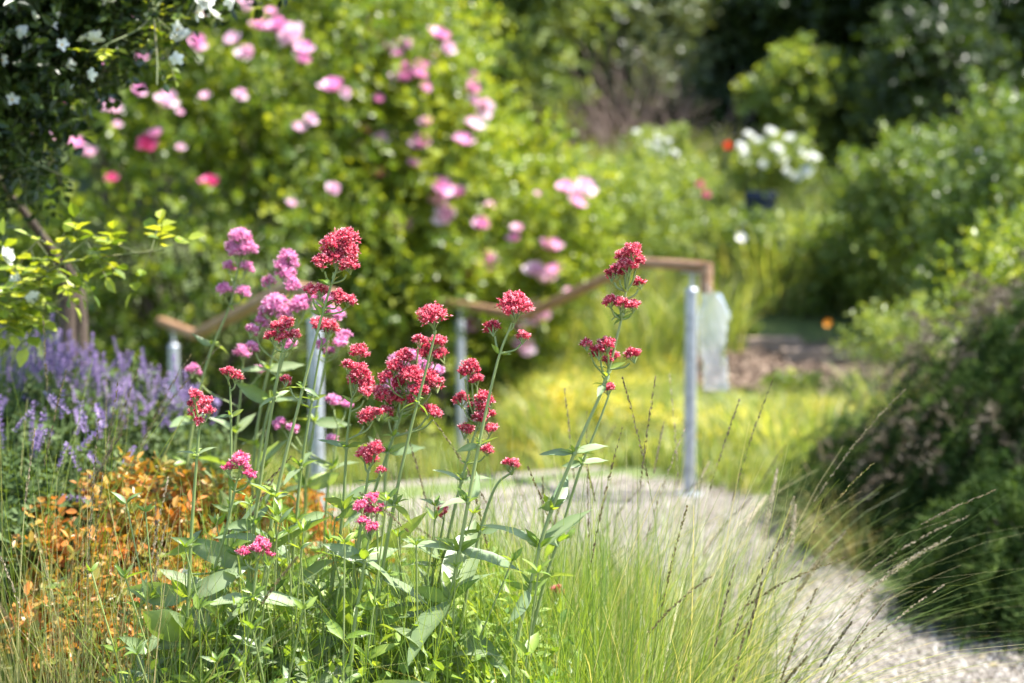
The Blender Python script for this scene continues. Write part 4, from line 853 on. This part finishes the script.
for (px, Y, L, lb) in ((590, 10.3, .75, 'tall pale grass behind the low rose bush'), (640, 9.7, .7, 'tall pale grass seen under the level rail'), (700, 10.0, .65, 'pale grass rising behind the plastic bag top'), (770, 10.9, .7, 'pale grass in front of the navy pot'), (830, 11.6, .8, 'tall grass behind the dark drooping shrub'), (905, 8.0, .40, 'bright green grass at the foot of the rosemary top'), (560, 8.4, .4, 'grass tuft right under the sloping rail'), (610, 7.4, .38, 'loose grass tuft on the lawn left of the tall steel post'), (765, 7.0, .34, 'loose grass tuft on the yellow lawn right of the tall steel post'), (835, 6.6, .36, 'grass tuft touching the left foot of the rosemary')):
    tussock(lb, (fx(px, Y), Y), .35, 700, L, .012, .45, 'grass_lawn', 60 + px, name='meadow_grass_clump', group=GP)

# white flowered plant in the navy pot, and its smaller neighbour
pc = at(760, 222, 12.0); gz = float(terrain(pc[0], 12.0)); zb = gz - .02
g = Geo(); prof = [(.075, 0), (.09, .03), (.115, .2), (.125, .30), (.135, .31), (.135, .34), (.12, .345), (.11, .31)]
root = thing('plant_pot', 'navy blue glazed pot standing on the bank under white flowers', 'pot', (pc[0], 12.0, zb))
zb2 = at(760, 232, 12.0)[2]
V = [((q[0]) * 1.05 * math.cos(a) + pc[0], q[0] * 1.05 * math.sin(a) + 12.0, zb + q[1] * (max(.34, at(760, 192, 12)[2] - zb) / .34)) for q in prof for a in np.linspace(0, 6.283, 25)[:-1]]
g.add(V, [[i*24+k, i*24+(k+1) % 24, (i+1)*24+(k+1) % 24, (i+1)*24+k] for i in range(len(prof)-1) for k in range(24)]); g.build('pot_body', M['pot'], root, smooth=True)
g = Geo(); tube(g, [(pc[0], 12, at(760, 192, 12)[2] - .05), (pc[0], 12, at(760, 192, 12)[2] - .03)], .12, 20); g.build('potting_soil', M['soil'], root)
r = np.random.default_rng(820)
def white_plant(label, ells, pts, Y, seed, rs=.055):
    rt = shrub('white_flowered_plant', label, 'flowering plant', ells, 260, 12, .05, LEAFO, 'lime_leaf', seed, L=.2, up=1.0, rin=.2, stems=10, r0=.005, bark='green_twig', group='white flowering plants below the trees')
    for x, y in pts: part_copy(POMPON, 'white_blossom', rt, at(x, y, Y - .42 + r.random() * .1), (.8 + r.normal() * .3, r.normal() * .3, r.random()), rs * r.uniform(.8, 1.15))
white_plant('large white-flowered plant growing from the navy pot', [E(775, 172, 12.1, .26, .2)], [(748, 136), (770, 133), (790, 140), (745, 155), (776, 150), (762, 165), (800, 152), (808, 160), (785, 172), (796, 178), (812, 158), (758, 142), (782, 160), (805, 172), (740, 148)], 12.1, 821, .048)
white_plant('smaller white-flowered plant left of the red poppy', [E(662, 160, 12.8, .22, .18)], [(637, 134), (648, 146), (658, 140), (668, 142), (663, 152), (650, 155), (674, 154), (656, 147)], 12.8, 822, .042)
def single_flower(name, label, mesh, px, py, Y, s, cat='flower'):
    p = at(px, py, Y); z = float(terrain(p[0], Y)); rt = thing(name, label, cat, (p[0], Y, z)); g = Geo()
    tube(g, bez([(p[0], Y, z), (p[0] + .03, Y, (z + p[2]) / 2), p], 5), .005, 5, cap=False); g.build('stem', M['green_twig'], rt)
    part_copy(mesh, 'flower_head', rt, p, (1.1, .1, 0), s)
single_flower('poppy', 'single bright red poppy left of the white flowers', POPPY, 727, 147, 11.5, .045)
single_flower('orange_flower', 'single orange flower dot in the shade of the right bed', MARI, 827, 324, 9.0, .032)
for (x, y, lb) in ((700, 185, 'upper of two dull red flowers on the bank'), (706, 195, 'lower of two dull red flowers on the bank')): single_flower('red_flower', lb, ROSE['deep'][0], x, y, 11, .035)
single_flower('white_daisy', 'lone white bloom above the plastic bag', WHITE[0], 741, 238, 10.2, .045)

# stones and old timber edging by the bare soil
def rock(label, px, py, Y, s, seed):
    r = np.random.default_rng(seed); p = at(px, py, Y); z = float(terrain(p[0], Y)); V = []; m, k = 12, 7
    for i in range(k):
        ph = math.pi * i / (k - 1)
        for j in range(m):
            a = j / m * 6.283; q = 1 + .12 * math.sin(3*a + seed) + .1 * math.cos(2*ph*2 + a + seed); V.append((p[0] + s[0]*math.sin(ph)*math.cos(a)*q, Y + s[1]*math.sin(ph)*math.sin(a)*q, z + s[2]*.4 + s[2]*math.cos(ph)*q))
    g = Geo(); g.add(V, [[i*m+j, (i+1)*m+j, (i+1)*m+(j+1) % m, i*m+(j+1) % m] for i in range(k-1) for j in range(m)])
    tag(g.build('rock', M['stone'], smooth=True), label, 'rock', 'pale rocks by the bare soil')
rock('largest pale rock beside the bare soil, nearest the rosemary', 880, 385, 8.9, (.16, .12, .06), 1); rock('flat pale rock left of the largest rock', 840, 392, 8.8, (.12, .1, .04), 2); rock('small upright pale rock behind the soil patch', 878, 362, 9.2, (.04, .04, .07), 3); rock('small round whitish rock under the soil patch', 802, 390, 8.6, (.05, .05, .035), 4)
for (x0, x1, y, Y, lb) in ((735, 800, 352, 10.0, 'weathered timber edging board along the top of the soil'), (780, 900, 362, 9.82, 'longer weathered timber log lying across the soil patch')):
    a, b = at(x0, y, Y), at(x1, y, Y); z = float(terrain((a[0]+b[0])/2, Y)) + .05; g = Geo(); box(g, ((a[0]+b[0])/2, Y, z), (b[0]-a[0], .09, .10), .05, bev=.012); tag(g.build('timber_edging', M['timber']), lb, 'timber', 'old timber edging on the bank')

# grey bench at the far right
bc = at(972, 153, 10.8); zg = float(terrain(bc[0], 10.8)); zt = bc[2]; root = thing('garden_bench', 'grey weathered timber bench half hidden under the dark trees', 'bench', (bc[0], 10.8, zg))
g = Geo(); 
for k in range(4): box(g, (bc[0] + .05, 10.65 + .1 * k, zt), (1.1, .085, .035), -.08, bev=.006)
g.build('seat', M['bench'], root)
for sx in (-.42, .5):
    for sy in (-.12, .16):
        g = Geo(); box(g, (bc[0] + sx, 10.8 + sy, (zt - .02 + zg) / 2), (.06, .06, zt - .02 - zg), 0, bev=.006); g.build('leg', M['bench'], root)

# ------------------------------------------------------------------ trees
def tree(label, px, ytop, ybot, Y, wpx, mat, seed, n=2600, per=14, ls=.11, tm=LEAFO, name='tree', cat='tree', trunk=.09, up=.3, L=.5, rin=.35, group='trees behind the garden', bark='bark', nlob=15, fat=.8):
    r = np.random.default_rng(seed); x = fx(px, Y); zg = float(terrain(x, Y)); zt = at(px, ytop, Y)[2]; zb = max(at(px, ybot, Y)[2], zg + .1); w = wpx / F * Y / 2
    zc, hz = (zt + zb) / 2, (zt - zb) / 2; ells = [(x, Y, zc, w * .6, w * .6 * fat, hz * .7)]
    for k in range(nlob):
        u = nrm(r.normal(size=3)); s = r.uniform(.22, .42); ells.append((x + u[0] * w * .78, Y + u[1] * w * .7 * fat, zc + u[2] * hz * .78, w * s, w * s * fat, min(w, hz) * s))
    root = thing(name, label, cat, (x, Y, zg), group); g = Geo(); base, d = crown(g, ells, int(n * 1.25), per, ls * .78, tm, seed, L=L, up=up, rin=rin, lump=.28); g.build('crown', M[mat], root)
    b = Geo(); fork = np.array([x, Y, zg + (zb - zg) * .6 + .25]); tube(b, bez([(x, Y, zg - .1), (x + .05 * w, Y, (zg + fork[2]) / 2), fork], 5), np.linspace(trunk * 1.25, trunk * .8, 11), 9, cap=False); limbs(b, fork, base[r.choice(len(base), 26)], trunk * .5, seed + 2); b.build('trunk', M[bark], root, smooth=True)
    return root
tree('pale olive green tree rising behind the top of the rose bush', 455, -120, 150, 15.5, 250, 'lime_leaf', 901, n=2600, ls=.10)
tree('grey-green rounded tree at top centre with bare brown twigs beneath', 605, -40, 118, 17, 200, 'grey_leaf', 902, n=2600, ls=.09, bark='twig')
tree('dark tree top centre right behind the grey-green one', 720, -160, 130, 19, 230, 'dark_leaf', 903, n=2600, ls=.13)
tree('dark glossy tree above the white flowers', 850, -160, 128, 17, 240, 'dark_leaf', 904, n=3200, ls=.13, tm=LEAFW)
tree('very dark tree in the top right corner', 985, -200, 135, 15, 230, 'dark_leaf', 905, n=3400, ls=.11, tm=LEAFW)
tree('small yellow-green shrub glowing before the dark trees', 788, 58, 112, 14, 62, 'lime_leaf', 906, n=190, ls=.11, name='small_tree', trunk=.03, L=.3, nlob=5)
tree('young tree with light branches over the bench at right', 935, 30, 110, 13, 110, 'dark_leaf', 907, n=200, ls=.11, trunk=.04, rin=.1)
tree('mid green shrub beneath the dark glossy tree', 885, 80, 165, 14.5, 130, 'mid_leaf', 908, n=500, ls=.10, name='shrub', cat='shrub', trunk=.03, L=.35, nlob=5)
tree('dark shrub filling the gap left of the white flowers', 690, 90, 165, 16.5, 130, 'dark_leaf', 909, n=700, ls=.10, name='shrub', cat='shrub', trunk=.03, L=.35, nlob=5)
tree('tree behind the rose bush at the far left', 120, -200, 120, 14, 420, 'mid_leaf', 910, n=3400, ls=.12)
# tangle of bare brown twigs under the grey-green tree
root = thing('bare_bush', 'tangle of bare purplish brown twigs under the grey-green tree', 'shrub', (fx(610, 16), 16, float(terrain(fx(610, 16), 16)))); g = Geo(); r = np.random.default_rng(930)
for k in range(420):
    a = r.normal() * 1.0; b0 = np.array([fx(610, 16) + r.normal() * .4, 16 + r.normal() * .3, root.location[2] - .05]); tp = b0 + np.array([math.sin(a) * 1.0, r.normal() * .4, .35 + 1.1 * abs(math.cos(a)) * r.random()])
    tube(g, bez([b0, (b0 + tp) / 2 + r.normal(size=3) * .1, tp], 4), np.linspace(.012, .004, 9), 4, 0, cap=False)
g.build('twigs', M['twig'], root)
# back row
GB = 'tall dark trees in the back row'
for k, (px, lb) in enumerate(((420, 'back row tree behind the pale olive one'), (600, 'back row tree behind the grey-green rounded one'), (780, 'back row tree above the glowing yellow-green shrub'), (960, 'back row tree behind the top right corner'))):
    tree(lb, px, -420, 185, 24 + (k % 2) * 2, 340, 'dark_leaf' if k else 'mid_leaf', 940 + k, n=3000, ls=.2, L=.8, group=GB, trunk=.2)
# ground-hugging dark hedge closing the view below the crowns
for k, (px, w, lb) in enumerate(((540, 240, 'dark hedge section behind the bare brown twigs'), (760, 240, 'dark hedge section behind the white flowers'), (980, 240, 'dark hedge section behind the grey bench'), (320, 260, 'hedge section behind the rose bushes'))):
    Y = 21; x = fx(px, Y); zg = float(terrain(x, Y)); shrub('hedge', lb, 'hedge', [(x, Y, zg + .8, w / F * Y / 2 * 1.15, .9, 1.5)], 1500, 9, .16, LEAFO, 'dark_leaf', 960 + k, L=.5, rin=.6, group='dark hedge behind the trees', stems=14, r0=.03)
